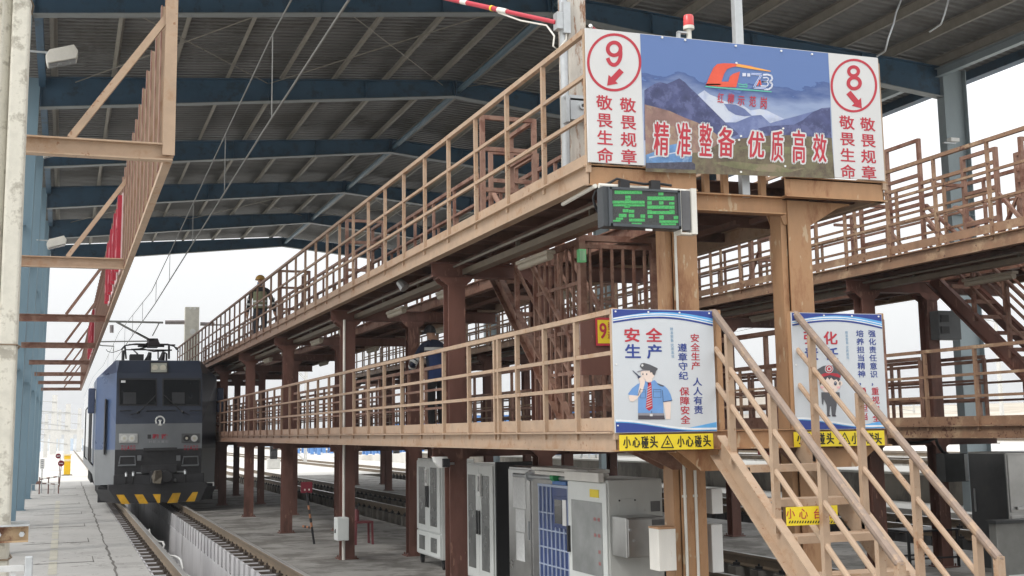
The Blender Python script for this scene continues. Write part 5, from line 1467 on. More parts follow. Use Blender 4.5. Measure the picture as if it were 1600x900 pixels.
# loose cable hanging from the purlins at the top right
m = MB()
m.tube([atY(1412, -10, 17.5), atY(1400, 20, 17.5), atY(1396, 38, 17.5), atY(1388, 60, 17.5), atY(1383, 80, 17.6), atY(1370, 88, 17.8)], .016, 6)
tag(m.build('conduit', galv, smooth=True), 'crooked grey conduit hanging from the purlins, left of the pair at upper right', 'conduit', 'conduits under the roof')
m = MB(); m.tube([atY(1483, -5, 17.5), atY(1476, 22, 17.5), atY(1470, 38, 17.6), atY(1452, 50, 17.8)], .016, 6)
tag(m.build('conduit', galv, smooth=True), 'crooked grey conduit hanging from the purlins, right of the pair at upper right', 'conduit', 'conduits under the roof')
# ------------------------------------------------------------------ the electric locomotive
LC = 2.30; L0 = 33.0
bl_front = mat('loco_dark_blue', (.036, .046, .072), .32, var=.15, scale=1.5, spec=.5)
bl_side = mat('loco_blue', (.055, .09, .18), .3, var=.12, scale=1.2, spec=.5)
lgrey = mat('loco_grey', (.17, .18, .19), .4, var=.1, scale=2)
lband = mat('loco_grey_band', (.20, .215, .23), .38, var=.08, scale=2)
lblack = mat('loco_underframe_black', (.03, .03, .033), .5, var=.3, scale=4)
lwhite = mat('loco_white', (.72, .73, .74), .4, var=.06, scale=1)
loco = thing('locomotive', (LC, L0, FL), 'dark blue electric locomotive with grey nose band and yellow striped pilot over the pit', 'locomotive')
Rg = [
 [(1.06, .56, 33.0), (1.06, 1.42, 33.0), (1.06, 2.06, 33.0), (1.06, 3.36, 33.28), (1.0, 3.68, 33.40)],
 [(1.50, .52, 34.0), (1.52, 1.42, 34.0), (1.52, 2.06, 34.0), (1.52, 3.26, 34.0), (1.07, 3.72, 34.0)],
 [(1.50, .72, 37.2), (1.52, 1.42, 37.2), (1.52, 2.06, 37.2), (1.52, 3.26, 37.2), (1.07, 3.72, 37.2)],
 [(1.50, .72, 54.0), (1.52, 1.42, 54.0), (1.52, 2.06, 54.0), (1.52, 3.26, 54.0), (1.07, 3.72, 54.0)]]
m = MB()
for s in (-1, 1):
    for i in range(3):
        for k in range(4):
            q = [Rg[i][k], Rg[i + 1][k], Rg[i + 1][k + 1], Rg[i][k + 1]]
            pts = [(LC + s * a[0], a[2], a[1]) for a in q]
            mi = (2 if k == 0 else 1) if i < 2 else (2 if k == 0 else 5)
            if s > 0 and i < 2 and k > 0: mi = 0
            m.face(pts, mi)
for k in range(4):
    a, b = Rg[0][k], Rg[0][k + 1]
    m.face([(LC - a[0], a[2], a[1]), (LC + a[0], a[2], a[1]), (LC + b[0], b[2], b[1]), (LC - b[0], b[2], b[1])], {0: 4, 1: 3, 2: 0, 3: 0}[k])
for i in range(3):
    a, b = Rg[i][4], Rg[i + 1][4]
    m.face([(LC - a[0], a[2], a[1]), (LC + a[0], a[2], a[1]), (LC + b[0], b[2], b[1]), (LC - b[0], b[2], b[1])], 6)
    a, b = Rg[i][0], Rg[i + 1][0]
    m.face([(LC - a[0], a[2], a[1]), (LC + a[0], a[2], a[1]), (LC + b[0], b[2], b[1]), (LC - b[0], b[2], b[1])], 4)
a = Rg[3]
m.face([(LC - p[0], p[2], p[1]) for p in a] + [(LC + p[0], p[2], p[1]) for p in reversed(a)], 5)
m.build('body', [bl_front, bl_side, lgrey, lband, lblack, lwhite, lgrey], loco, bevel=.02)
def fy(z): return 33.0 if z < 2.06 else 33.0 + (z - 2.06) * .215
def fp(x, y):          # pixel on the front face
    p = atY(x, y, 33.0)
    for _ in range(3): p = atY(x, y, fy(p.z))
    return p
def fquad(mb, x0, y0, x1, y1, off, th=.012, skew=0):
    c = [fp(x0, y1), fp(x1, y1), fp(x1, y0), fp(x0, y0)]
    mb.prism([p + Vector((0, -off, 0)) for p in c], (0, th, 0))
for (x0, x1) in ((186.5, 244), (254.5, 312.5)):
    m = MB(); fquad(m, x0 - 1, 591, x1 + 1, 634, .014, .01); fr = m.build('windscreen_frame', lblack, loco)
    m = MB(); fquad(m, x0 + 1, 593.5, x1 - 1, 632, .02, .004); m.build('pane', glassd, fr)
    m = MB(); fquad(m, x0 + (6 if x0 < 200 else 14), 613, x0 + (26 if x0 < 200 else 34), 631, .0225, .002); m.build('seat_back', mat('cab_interior_dark', (.035, .037, .042), .5), fr)
m = MB(); fquad(m, 189, 594.5, 196, 598, .026, .002); m.build('label', lwhite, loco)
for (pa, pb) in (((245, 616), (217, 644)), ((255.5, 617), (284, 643))):
    m = MB(); a, b = fp(*pa), fp(*pb); a.y -= .06; b.y -= .06; m.tube([b, a], .013, 6); c = b + Vector((.04 if pa[0] > 250 else -.04, .04, -.02)); m.tube([c, b + Vector((0, -.02, 0))], .03, 8); e = fp(pb[0] + (13 if pa[0] > 250 else -15), 649); e.y -= .04; m.tube([b, e], .009, 6); m.build('wiper', lblack, loco)
for x0, x1 in ((187, 205), (229, 274), (297, 315)):
    m = MB(); a, b = fp(x0, 642), fp(x1, 641.5); a.y -= .05; b.y -= .05; m.tube([a + Vector((0, .05, 0)), a, b, b + Vector((0, .05, 0))], .012, 6); m.build('grab_rail', lblack, loco)
m = MB(); fquad(m, 234, 565.5, 262.5, 583.5, .012, .01); hl = m.build('headlight', lblack, loco)
m = MB(); fquad(m, 236, 567.5, 260.5, 581.5, .018, .004); m.build('lens', mat('lamp_lens', (.42, .43, .38), .15, var=.15, scale=12), hl)
for xx in (242, 254.5):
    m = MB(); c = fp(xx, 574.5); m.tube([c + Vector((0, -.03, 0)), c + Vector((0, -.02, 0))], .075, 16); m.build('bulb', mat('lamp_reflector', (.62, .60, .50), .2), hl)
for (x0, x1, L_) in ((186, 215, True), (283.5, 312, False)):
    m = MB(); fquad(m, x0, 677.5, x1, 692, .016, .014); hl = m.build('headlight', mat('lamp_housing_pale', (.50, .51, .50), .3) if L_ else mat('lamp_housing_dark', (.10, .105, .11), .3), loco, bevel=.01)
    for xx, br_ in ((x0 + 8, L_), (x0 + 20, True)):
        m = MB(); c = fp(xx, 684.8); m.tube([c + Vector((0, -.03, 0)), c + Vector((0, -.017, 0))], .085, 16); m.build('lens', mat('lamp_glass_bright', (.68, .69, .66), .15) if br_ else mat('lamp_glass_dark', (.05, .05, .055), .15), hl)
        m = MB(); m.tube([c + Vector((0, -.036, 0)), c + Vector((0, -.031, 0))], .035, 12); m.build('bulb', mat('lamp_reflector', (.62, .60, .50), .2), hl)
# railway emblem
class Fp(Print):
    def __init__(s): s.Y = 33.0
    def poly(s, mb, pts, off, mi=0):
        mb.face([fp(*p) + Vector((0, -off, 0)) for p in pts], mi)
pf_ = Fp()
m = MB()
cx, cy, ro, ri = 250, 657.5, 8.0, 5.6
n = 24
for k in range(n):
    a = math.pi * (-.22) + (math.pi * 1.44) * k / n; b = math.pi * (-.22) + (math.pi * 1.44) * (k + 1) / n
    pf_.poly(m, [(cx + r_ * math.cos(t_), cy - r_ * math.sin(t_)) for r_, t_ in ((ro, a), (ro, b), (ri, b), (ri, a))], .012)
pf_.poly(m, [(248.6, 657), (251.4, 657), (251.4, 663), (248.6, 663)], .012); pf_.poly(m, [(246.6, 663), (253.4, 663), (253.4, 665), (246.6, 665)], .012); pf_.poly(m, [(247.4, 656), (252.6, 656), (252.6, 658), (247.4, 658)], .012)
m.build('emblem', mat('emblem_chrome', (.72, .73, .70), .25, .6), loco, recalc=False)
m = MB()
def fchar(ch, x0, y0, x1, y1, off, bold=0, fit=True):
    v, f = glyph(ch, bold); p0 = fp(x0, y1); p1 = fp(x1, y0); pp = Print(33.0); pp.put(m, v, f, p0.x, p0.z, p1.x, p1.z, off, fit)
fchar('和', 237.5, 678, 247.5, 686, .006, .03); fchar('谐', 251.5, 678, 262, 686, .006, .03); m.build('lettering', mat('lettering_red', (.42, .025, .05), .4), loco, recalc=False)
m = MB(); fquad(m, 230.5, 679, 236, 685.5, .004, .003); m.build('badge', lblack, loco)
m = MB()
for i, ch in enumerate('HEXIE'): fchar(ch, 233 + i * 6.4, 688, 237.6 + i * 6.4, 692, .006, .01)
m.build('lettering', mat('lettering_grey', (.30, .31, .32), .4), loco, recalc=False)
m = MB()
for x0 in (189, 287):
    for i, ch in enumerate('禁止攀登'):
        xx = x0 + (i % 2) * 5 + (0 if i < 2 else 0); yy = 695.5 if i < 2 else 700
        fchar(ch, xx, yy, xx + 4, yy + 3.4, .006)
    for i, ch in enumerate('高压危险'):
        xx = x0 + 14 + (i % 2) * 5; yy = 695.5 if i < 2 else 700
        fchar(ch, xx, yy, xx + 4, yy + 3.4, .006)
    a = fp(x0 + 11.5, 698.5); m.face([a + Vector((-.03, -.006, -.05)), a + Vector((.03, -.006, -.05)), a + Vector((0, -.006, .05))])
m.build('lettering', mat('lettering_red', (.42, .025, .05), .4), loco, recalc=False)
# nose gear
m = MB(); a, b = fp(224, 700), fp(276, 703.5); m.box(a.x, 32.9, b.z, b.x, 33.1, a.z); m.build('step_plate', lblack, loco)
for (x0, x1) in ((186, 212), (285, 310)):
    m = MB(); a, b = fp(x0, 726), fp(x1, 713); m.tube([(a.x, 32.97, a.z + .02), (a.x + .02, 32.93, b.z), (b.x - .02, 32.93, b.z), (b.x, 32.97, a.z)], .018, 8); m.tube([(a.x - .03, 32.9, a.z - .02), (b.x + .0, 32.9, a.z - .02)], .02, 8); m.build('hand_rail', lgrey, loco)
for xx in (217.5, 278.5): m = MB(); a = fp(xx, 716); m.box(a.x - .045, 32.9, a.z - .06, a.x + .045, 33, a.z + .07); m.build('bracket', lgrey, loco)
m = MB(); m.box(LC - 1.08, 32.88, .50, LC + 1.12, 33.05, .80); m.build('buffer_beam', lblack, loco, bevel=.02)
cp = fp(247, 744)
m = MB(); m.box(cp.x - .2, 32.6, cp.z - .16, cp.x + .16, 33.0, cp.z + .14); m.mi = 1
m.prism([(cp.x - .15, 32.35, cp.z - .15), (cp.x + .02, 32.30, cp.z - .17), (cp.x + .06, 32.42, cp.z), (cp.x + .04, 32.4, cp.z + .16), (cp.x - .12, 32.35, cp.z + .15), (cp.x - .19, 32.38, cp.z)], (0, .35, 0))
m.mi = 0; m.tube([(cp.x + .17, 32.5, cp.z), (cp.x + .17, 32.95, cp.z)], .15, 12); m.box(cp.x - .42, 32.85, cp.z + .08, cp.x + .45, 33.0, cp.z + .28)
m.build('coupler', [lblack, mat('coupler_steel', (.16, .14, .11), .45, .5, var=.3, scale=12)], loco, bevel=.015)
for (x_, y_, pts) in ((197, 741, [(196, 745), (195.5, 760), (194, 775)]), (208, 740, [(208, 745), (206, 757), (202, 765), (201, 774)]), (289, 737, [(289, 742), (289, 755), (290.5, 770)]), (273, 749, [(272, 752), (266, 763), (256, 771), (248, 773)])):
    m = MB(); c = fp(x_, y_); m.tube([c + Vector((0, -.02, .03)), c + Vector((0, -.1, 0)), c + Vector((0, -.12, -.06))], .035, 8); hv = m.build('hose_cock', galv, loco, smooth=True)
    m = MB(); m.tube([fp(*p) + Vector((0, -.13, 0)) for p in pts], .018, 8); m.build('hose', rubber, hv, smooth=True)
m = MB(); a = fp(273, 737); b = fp(289, 737); m.tube([a + Vector((0, -.08, 0)), b + Vector((0, -.08, 0))], .022, 8); a = fp(213, 739); b = fp(222, 739); m.tube([a + Vector((0, -.08, 0)), b + Vector((0, -.08, 0))], .018, 8); a = fp(178, 756); m.tube([a + Vector((0, -.05, 0)), fp(210, 757) + Vector((0, -.1, 0)), fp(236, 761) + Vector((0, -.1, 0)), fp(246, 758) + Vector((0, -.1, 0))], .012, 6); m.build('pipe', galv, loco, smooth=True)
# pilot with hazard stripes
PYf = 32.75
zt_, zb_ = .44, .10
m = MB(); P_ = [(-1.18, zt_), (1.16, zt_), (1.02, zb_), (-.96, zb_)]
m.prism([(LC + a, PYf, b) for a, b in P_], (0, .06, 0)); m.prism([(LC - 1.18, PYf + .01, zt_), (LC - .96, PYf + .01, zb_), (LC - 1.35, PYf + .7, zb_ + .05), (LC - 1.5, PYf + .7, zt_)], (.03, 0, 0)); m.prism([(LC + 1.16, PYf + .01, zt_), (LC + 1.02, PYf + .01, zb_), (LC + 1.35, PYf + .7, zb_ + .05), (LC + 1.5, PYf + .7, zt_)], (-.03, 0, 0)); m.box(LC - 1.2, 32.76, .44, LC + 1.18, 33.4, .56)
m.build('pilot', lblack, loco)
m = MB()
ypl = mat('hazard_yellow', (.72, .40, .02), .45, var=.2, scale=5)
for (a, b, c_, d_) in (((181.5, 773), (193.5, 773), (203, 787.5), (190, 787.5)), ((210, 772.5), (223, 772.5), (232, 787), (218, 787)), ((238.5, 772), (251, 772), (250, 785.5), (246.5, 786.5)), ((270, 770.5), (282.5, 770), (277, 785.5), (261, 786)), ((301, 769), (309.5, 768.5), (304, 783.5), (290, 784))):
    m.face([atY(*p, PYf) + Vector((0, -.004, 0)) for p in (a, b, c_, d_)])
m.build('hazard_stripe', ypl, loco, recalc=False)
# side: windows, doors, mirrors, hand rails, lamps
for s in (-1, 1):
    m = MB(); m.box(LC + s * 1.55, 34.1, 2.35, LC + s * 1.72, 34.25, 3.0)
    m.build('mirror', mat('mirror_case_blue', (.05, .07, .13), .35), loco, bevel=.03)
for s in (-1, 1):
    m = MB(); m.box(LC + s * 1.525, 34.4, 2.35, LC + s * 1.53, 35.1, 3.0); m.build('side_window', glassd, loco)
    for y in (35.3, 36.1, 37.6, 44.5):
        m = MB(); m.tube([(LC + s * 1.53, y, 1.0), (LC + s * 1.60, y, 1.1), (LC + s * 1.60, y, 2.65), (LC + s * 1.53, y, 2.75)], .02, 8); m.build('grab_rail', lblack, loco)
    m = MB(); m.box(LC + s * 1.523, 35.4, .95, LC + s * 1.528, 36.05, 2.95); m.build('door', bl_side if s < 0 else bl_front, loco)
    for i, y in enumerate((35.0, 37.2, 39.4, 46.4, 48.6, 50.8)):
        m = MB(); m.tube([(LC + s * .68, y, .52), (LC + s * .82, y, .52)], .52, 24); wh = m.build('wheel', mat('wheel_steel', (.09, .08, .07), .5, .4), loco, smooth=True)
        m = MB(); m.tube([(LC + s * .82, y, .52), (LC + s * .98, y, .52)], .17, 12); m.box(LC + s * .9, y - .3, .36, LC + s * 1.1, y + .3, .62); m.build('axle_box', lblack, wh)
    for y0 in (34.4, 45.8):
        m = MB(); m.box(LC + s * 1.05, y0, .42, LC + s * 1.25, y0 + 5.6, .68)
        for k in range(4): m.tube([(LC + s * 1.2, y0 + .6 + k * 1.4, .45), (LC + s * 1.2, y0 + .6 + k * 1.4, .8)], .1, 10); m.box(LC + s * 1.2, y0 + .3 + k * 1.4, .18, LC + s * 1.36, y0 + .7 + k * 1.4, .5)
        m.build('bogie_frame', lblack, loco)
m = MB(); p = fp(178, 690); 
m.prism([(LC - 1.30, 33.49, 1.3), (LC - 1.30, 33.49, 2.7), (LC - 1.28, 33.40, 2.7), (LC - 1.28, 33.40, 1.3)], (-.03, -.03, 0)); m.build('grab_rail', lblack, loco)
m = MB(); m.box(LC - 1.42, 33.6, .1, LC - 1.18, 34.0, .5); m.box(LC + 1.18, 33.6, .1, LC + 1.42, 34.0, .5); m.build('step', lblack, loco)
# roof gear and folded pantograph
m = MB()
def rp(x, y, Y=36.6): return atY(x, y, Y)
for (x0, x1, y0) in ((203, 224, 554), (191, 194, 548)): a = rp(x0, y0); b = rp(x1, 561); m.box(a.x, 36.4, 3.72, b.x, 37.0, a.z)
for xx in (233, 254): a = rp(xx, 557); m.tube([(a.x - .08, 36.6, 3.72), (a.x, 36.6, 3.98), (a.x + .02, 36.6, 4.1)], [.13, .07, .05], 10)
m.build('roof_equipment', lblack, loco)
pg = MB()
for ln, r_ in (([(190, 546), (195, 540), (212, 537.5), (240, 538), (262, 538), (272, 541), (276, 546)], .024), ([(195, 541), (197, 560)], .026), ([(205, 546), (222, 545), (240, 549), (256, 548), (268, 547)], .022), ([(228, 538), (238, 531), (245, 530), (250, 540)], .026), ([(245, 530), (236, 540), (219, 545)], .022), ([(213, 519), (236, 531)], .016), ([(264, 540), (264, 560)], .03), ([(247, 548), (247, 560)], .02), ([(265, 539), (276, 543), (279, 549)], .014), ([(190, 546), (176, 551), (168, 549), (166, 546)], .010), ([(232, 531), (245, 531)], .05), ([(216, 541), (256, 541)], .03)):
    pg.tube([rp(x, y, 36.8 + (.5 if i_ % 2 else 0)) for i_, (x, y) in enumerate(ln)], r_, 6)
a = rp(240, 536); pg.box(a.x - .14, 36.6, a.z - .1, a.x + .14, 37.3, a.z + .08)
for yy in (36.4, 38.6): pg.tube([(LC - .65, yy, 4.3), (LC + .62, yy, 4.3)], .02, 6)
for xx in (LC - .4, LC + .4): pg.tube([(xx, 36.6, 4.06), (xx, 38.6, 4.28)], .022, 6); pg.tube([(xx, 36.6, 4.06), (xx, 36.6, 3.72)], .03, 6)
pg.build('pantograph', mat('pantograph_dark', (.04, .032, .034), .5, .3, var=.3), loco)

# ------------------------------------------------------------------ overhead wires
cw = thing('overhead_wire', (2.2, 30, 4.9), 'pair of overhead wires with droppers above the locomotive track', 'overhead wire')
xw = 2.2
CWp = [atX(590, -70, xw), atX(545, 0, xw), atX(405, 215, xw), atX(240, 478, xw)]
CWp = [Vector((xw, 6, CWp[1].z + .02)), Vector((xw, 10, CWp[1].z)), Vector((xw, 15.4, CWp[2].z)), Vector((xw, 34.5, CWp[3].z)), Vector((xw, 70, 5.35)), Vector((xw, 160, 5.6))]
m = MB(); m.tube(CWp, .014, 6); m.build('contact_wire', mat('wire_grey', (.20, .20, .19), .5, .4), cw)
MWp = [Vector((xw, 6, 6.6)), atX(455, 0, xw), atX(420, 66, xw), Vector((xw, 24, 6.15)), atX(237, 455, xw), Vector((xw, 58, 6.35)), Vector((xw, 80, 6.1)), Vector((xw, 110, 6.7)), Vector((xw, 160, 6.5))]
m = MB(); m.tube(MWp, .011, 6); m.build('messenger_wire', mat('wire_grey', (.20, .20, .19), .5, .4), cw)
def zat(P_, y):
    for a, b in zip(P_[:-1], P_[1:]):
        if a.y <= y <= b.y: return a.z + (b.z - a.z) * (y - a.y) / (b.y - a.y)
    return P_[-1].z
for y in (14.4, 19, 24, 29.5, 34, 40, 46, 52, 64, 72):
    m = MB(); m.tube([(xw, y, zat(CWp, y)), (xw, y, zat(MWp, y))], .007, 5); m.build('dropper', mat('wire_grey', (.20, .20, .19), .5, .4), cw)
t = thing('concrete_mast', (5.5, 59, FL), 'pale concrete overhead line mast beyond the shed behind the locomotive roof', 'mast')
a = atY(289, 480, 59); b = atY(311, 480, 59)
m = MB(); m.box(a.x, 58.8, FL, b.x, 59.2, a.z)
m.build('shaft', mat('mast_pale', (.66, .64, .57), .9, var=.1), t); m = MB(); c = atY(301, 518, 58.79); m.tube([(c.x, 58.78, c.z), (c.x, 58.8, c.z)], .13, 14); c = atY(301, 482, 58.79); m.tube([(c.x - .1, 58.78, c.z), (c.x - .1, 58.8, c.z)], .05, 8); m.tube([(c.x + .1, 58.78, c.z), (c.x + .1, 58.8, c.z)], .05, 8); m.build('hole', whitep, t)
wg = mat('wire_grey', (.20, .20, .19), .5, .4)
m = MB(); m.tube([atY(166, 502, 59), atY(255, 504, 59)], .05, 8); m.tube([atY(182, 503, 59), atY(237, 533, 59)], .05, 8); m.tube([atY(249, 504, 59), atY(238, 525, 59)], .03, 6); m.tube([atY(150, 534, 59), atY(236, 533, 59)], .035, 6); m.tube([atY(150, 538, 59), atY(160, 540, 59), atY(178, 541, 59), atY(177, 549, 59)], .03, 6); m.tube([atY(313, 507, 59), atY(360, 508, 59)], .04, 6); m.build('cantilever', wg, t)
m = MB(); m.tube([atY(258, 503.5, 59), atY(289, 503.5, 59)], .1, 8); m.tube([atY(313, 506, 59), atY(335, 506.5, 59)], .09, 8); m.tube([atY(174.5, 508, 59), atY(174.5, 520, 59)], .09, 8); m.build('insulator', mat('insulator_grey', (.28, .25, .25), .4), t)
# ------------------------------------------------------------------ far background
haze_w = mat('far_pole_concrete', (.62, .61, .58), .9)
def pole(px, ytop, Y, wd, label, arms=1):
    a = atY(px, ytop, Y)
    t = thing('line_pole', (a.x, Y, FL), label, 'pole', 'line poles beyond the shed')
    m = MB(); m.prism([(a.x - wd / 2, Y, FL), (a.x + wd / 2, Y, FL), (a.x + wd * .35, Y, a.z), (a.x - wd * .35, Y, a.z)], (0, wd, 0)); m.build('shaft', haze_w, t)
    m = MB()
    for k in range(arms):
        z = a.z - .8 - k * 1.6; m.tube([(a.x - 3, Y - .02, z + .2), (a.x + .2, Y - .02, z)], .05, 6); m.tube([(a.x - 2.4, Y - .02, z - .9), (a.x, Y - .02, z - 1.2)], .05, 6)
    m.build('arm', mat('far_steel', (.42, .42, .41), .6), t)
pole(86, 617, 150, .75, 'tallest and widest pale pole left of the locomotive')
pole(107, 631, 120, .6, 'pale lattice pole just above the yellow post', 2)
pole(73, 647, 130, .4, 'short pale pole close to the blue columns')
pole(125, 638, 170, .6, 'pale pole partly behind the white locomotive side')
pole(94, 640, 240, .7, 'faint far pole between the tall pole and the lattice pole')
for x, y_, Y, lab in ((1555, 470, 95, 'thin far pole seen through the farther platform at the right edge'), (1428, 622, 160, 'tiny far pole in the gap right of the cartoon officer poster'), (700, 560, 150, 'faint far pole seen between the two decks')):
    pole(x, y_, Y, .3, lab)
# pylon seen between the decks
t = thing('lattice_mast', (13, 80, FL), 'pale lattice mast seen between the decks of the near platform', 'mast')
a = atY(470, 560, 80); m = MB()
for sx in (-.35, .35):
    for sy in (-.3, .3): m.beam((a.x + sx, 80 + sy, FL), (a.x + sx, 80 + sy, 9), .08, .08, up=(0, 1, 0))
m.build('leg', haze_w, t)
m = MB()
for i in range(14):
    z = i * .65; s = 1 if i % 2 else -1
    m.beam((a.x - .35 * s, 79.7, z), (a.x + .35 * s, 79.7, z + .65), .05, .05); m.beam((a.x - .35 * s, 80.3, z), (a.x + .35 * s, 80.3, z + .65), .05, .05)
m.build('lacing', haze_w, t)
t = thing('boundary_fence', (0, 185, FL), 'low pale blue and white sheet fence far beyond the left apron', 'fence')
m = MB()
for i in range(60): x = -30 + i * 1.05; m.box(x, 185, FL, x + .97, 185.06, 1.55); m.mi = 1 - m.mi
m.build('panel', [mat('fence_white', (.66, .69, .72), .6), mat('fence_pale_blue', (.50, .59, .70), .6)], t)
m = MB()
for i in range(16): m.box(-30 + i * 4.2, 184.9, FL, -29.85 + i * 4.2, 185, 1.7)
m.build('fence_post', haze_w, t)
def farbuilding(x0, x1, y0, y1, h, label, colr, nw):
    t = thing('building', ((x0 + x1) / 2, (y0 + y1) / 2, FL), label, 'building')
    m = MB(); m.box(x0, y0, FL, x1, y1, h); m.build('wall', colr, t)
    m = MB(); m.box(x0 - .3, y0 - .3, h, x1 + .3, y1 + .3, h + .35); m.build('roof', haze_w, t)
    m = MB()
    for i in range(nw):
        w_ = (x1 - x0) / nw
        z = 1
        while z < h - 1.5: m.box(x0 + w_ * (i + .25), y0 - .05, z, x0 + w_ * (i + .75), y0 - .01, z + 1.4); z += 3
    m.build('window_row', mat('far_window', (.52, .54, .56), .5), t)
farbuilding(-22, -6, 300, 320, 2.8, 'low pale building in the haze left of the poles', mat('far_wall_tan', (.60, .55, .49), .9), 6)
farbuilding(-4, 22, 340, 360, 3.4, 'long pale building in the haze behind the yellow post', mat('far_wall_white', (.66, .65, .62), .9), 9)
farbuilding(112, 140, 200, 215, 8, 'pale flat roofed building beyond the tan bank', mat('far_wall_tan', (.60, .55, .49), .9), 8)
# yellow post, disc signs, notice board and barrier by the shed exit
q = atZ(104.5, 743, FL)
t = thing('yellow_post', tuple(q), 'bright yellow square post at the shed exit left of the locomotive', 'post')
m = MB(); m.box(q.x - .16, q.y - .1, FL, q.x + .16, q.y + .2, .83); m.build('body', mat('post_yellow', (.78, .48, .01), .45), t, bevel=.02); m = MB(); m.box(q.x - .18, q.y - .12, .83, q.x + .2, q.y + .22, .9); m.box(q.x - .163, q.y - .103, .55, q.x + .163, q.y + .203, .66); m.build('band', mat('post_pale', (.80, .66, .38), .5), t); m = MB(); m.box(q.x - .26, q.y - .15, FL, q.x + .26, q.y + .25, FL + .05); m.build('foot', conw, t)
q = atZ(92.5, 761, FL)
t = thing('disc_sign', tuple(q), 'two dark red discs on a thin post by the shed exit', 'disc sign')
m = MB(); m.tube([tuple(q), (q.x + .05, q.y, atY(95, 726, q.y).z)], .016, 8); m.tube([(q.x - .03, q.y + .02, FL), (q.x - .0, q.y + .02, atY(91, 712, q.y).z)], .014, 8); m.build('post', oxide, t)
for (x_, y_, r_) in ((91, 712.5, .10), (95.5, 724, .12)):
    c = atY(x_, y_, q.y); m = MB(); m.tube([(c.x, q.y - .05, c.z), (c.x, q.y - .03, c.z)], r_, 18); m.mi = 1; m.box(c.x - r_ * .6, q.y - .054, c.z - .015, c.x + r_ * .6, q.y - .0505, c.z + .015); m.build('disc', [mat('disc_dark_red', (.22, .02, .04), .45), whitep], t)
t = thing('barrier_pole', (-.6, 46, FL), 'low red and white pole barrier across the apron at the shed exit', 'barrier')
pA = atZ(60, 752, FL); m = MB(); a = atY(62, 749, 46); b = atY(94, 744, 46); 
for i in range(6): m.mi = i % 2; m.tube([a.lerp(b, i / 6), a.lerp(b, (i + 1) / 6)], .022, 8)
a = atY(66, 755, 46); b = atY(92, 757, 46)
for i in range(4): m.mi = i % 2; m.tube([a.lerp(b, i / 4), a.lerp(b, (i + 1) / 4)], .018, 8)
m.build('pole', [oxide, whitep], t); m = MB()
for x_ in (62, 76, 92): a = atY(x_, 748, 46); m.tube([(a.x, 46.02, FL), (a.x, 46.02, a.z + .05)], .02, 8)
m.build('leg', oxide, t)
t = thing('notice_board', (-.8, 46.5, FL), 'small white printed board standing by the last blue column', 'notice board')
a = atY(62, 733, 46.6); b = atY(70, 717, 46.6); m = MB(); m.box(a.x, 46.6, a.z, b.x, 46.62, b.z); m.build('board', whitep, t); m = MB()
for k in range(5): m.box(a.x + .04, 46.594, a.z + .05 + k * .065, b.x - .04, 46.599, a.z + .075 + k * .065)
m.build('lettering', mat('far_text_grey', (.3, .3, .32), .6), t); m = MB(); m.tube([((a.x + b.x) / 2, 46.63, FL), ((a.x + b.x) / 2, 46.63, b.z)], .02, 8); m.box(a.x - .25, 46.64, FL + .3, b.x + .35, 46.66, FL + .32); m.box(a.x - .25, 46.64, FL, a.x - .23, 46.66, FL + .32); m.box(b.x + .33, 46.64, FL, b.x + .35, 46.66, FL + .32); m.build('stand', galv, t)
q = atZ(60, 757, FL); m = MB(); m.box(q.x - .1, q.y, FL, q.x + .15, q.y + .3, FL + .08); m.box(q.x - .06, q.y + .05, FL + .08, q.x + .11, q.y + .25, FL + .13); tag(m.build('stop_block', oxide, bevel=.01), 'small brown block lying at the foot of the last blue column', 'block')
# dwarf signals seen under the deck
def dwarf(px, py, Y, label):
    q = atY(px, py, Y); t = thing('dwarf_signal', (q.x, Y, q.z), label, 'signal', 'dwarf signals beside the far rails')
    m = MB(); m.box(q.x - .35, Y, q.z, q.x + .35, Y + .5, q.z + .55); m.build('plinth', haze_w, t, bevel=.04)
    m = MB(); m.box(q.x - .2, Y, q.z + .55, q.x + .2, Y + .3, q.z + 1.6); 
    for k in range(2): m.tube([(q.x - .03, Y - .18, q.z + .85 + k * .45), (q.x - .03, Y, q.z + .85 + k * .45)], .16, 10)
    m.build('head', black, t, bevel=.04)
q = atZ(428, 733, FL); dwarf(428, 733, q.y, 'black dwarf signal on a pale plinth seen between the red brown columns')
q = atZ(622, 722, FL); dwarf(620, 724, q.y, 'farther dwarf signal half hidden by a column right of the meter box')
# blue trestles on the raised ground
blue_t = mat('trestle_blue', (.10, .24, .52), .45)
def trestle(px, first=None, label=None):
    y = atX(px, 700, 22.4).y
    z0 = .5 if y < 74 else (FL if y > 100 else .5 - (y - 74) / 26 * .66)
    t = thing('trestle', (22.4, y, z0), label, 'trestle', 'blue trestles on the raised ground')
    m = MB()
    for s in (-1, 1):
        m.beam((22.4 + s * .9, y - .55, z0), (22.4 + s * .9, y, z0 + 2), .3, .26); m.beam((22.4 + s * .9, y + .55, z0), (22.4 + s * .9, y, z0 + 2), .3, .26)
    m.beam((21.4, y, z0 + 2), (23.4, y, z0 + 2), .2, .2); m.beam((21.4, y - .3, z0 + .75), (23.4, y - .3, z0 + .75), .12, .2); m.build('frame', blue_t, t)
    m = MB(); m.box(21.3, y - .6, z0, 23.5, y + .6, z0 + .1); m.tube([(21.5, y - .3, z0 + 1.1), (23.3, y - .3, z0 + 1.1)], .18, 10); m.build('load', whitep, t)
    return t
for pxs, lab in (((468, 479, 490, 501, 512), 'blue trestle in the far row seen left of the column with the meter box'), ((590, 601, 612, 624, 636), 'blue trestle in the far row seen right of the column with the meter box'),
                 ((656, 667), 'blue trestle in the far row seen above the wheeled cabinet'), ((742, 756, 770), 'blue trestle in the far row seen above the black sided cabinet'), ((908,), 'single blue trestle seen above the grey console')):
    for px in pxs: trestle(px, None, lab)
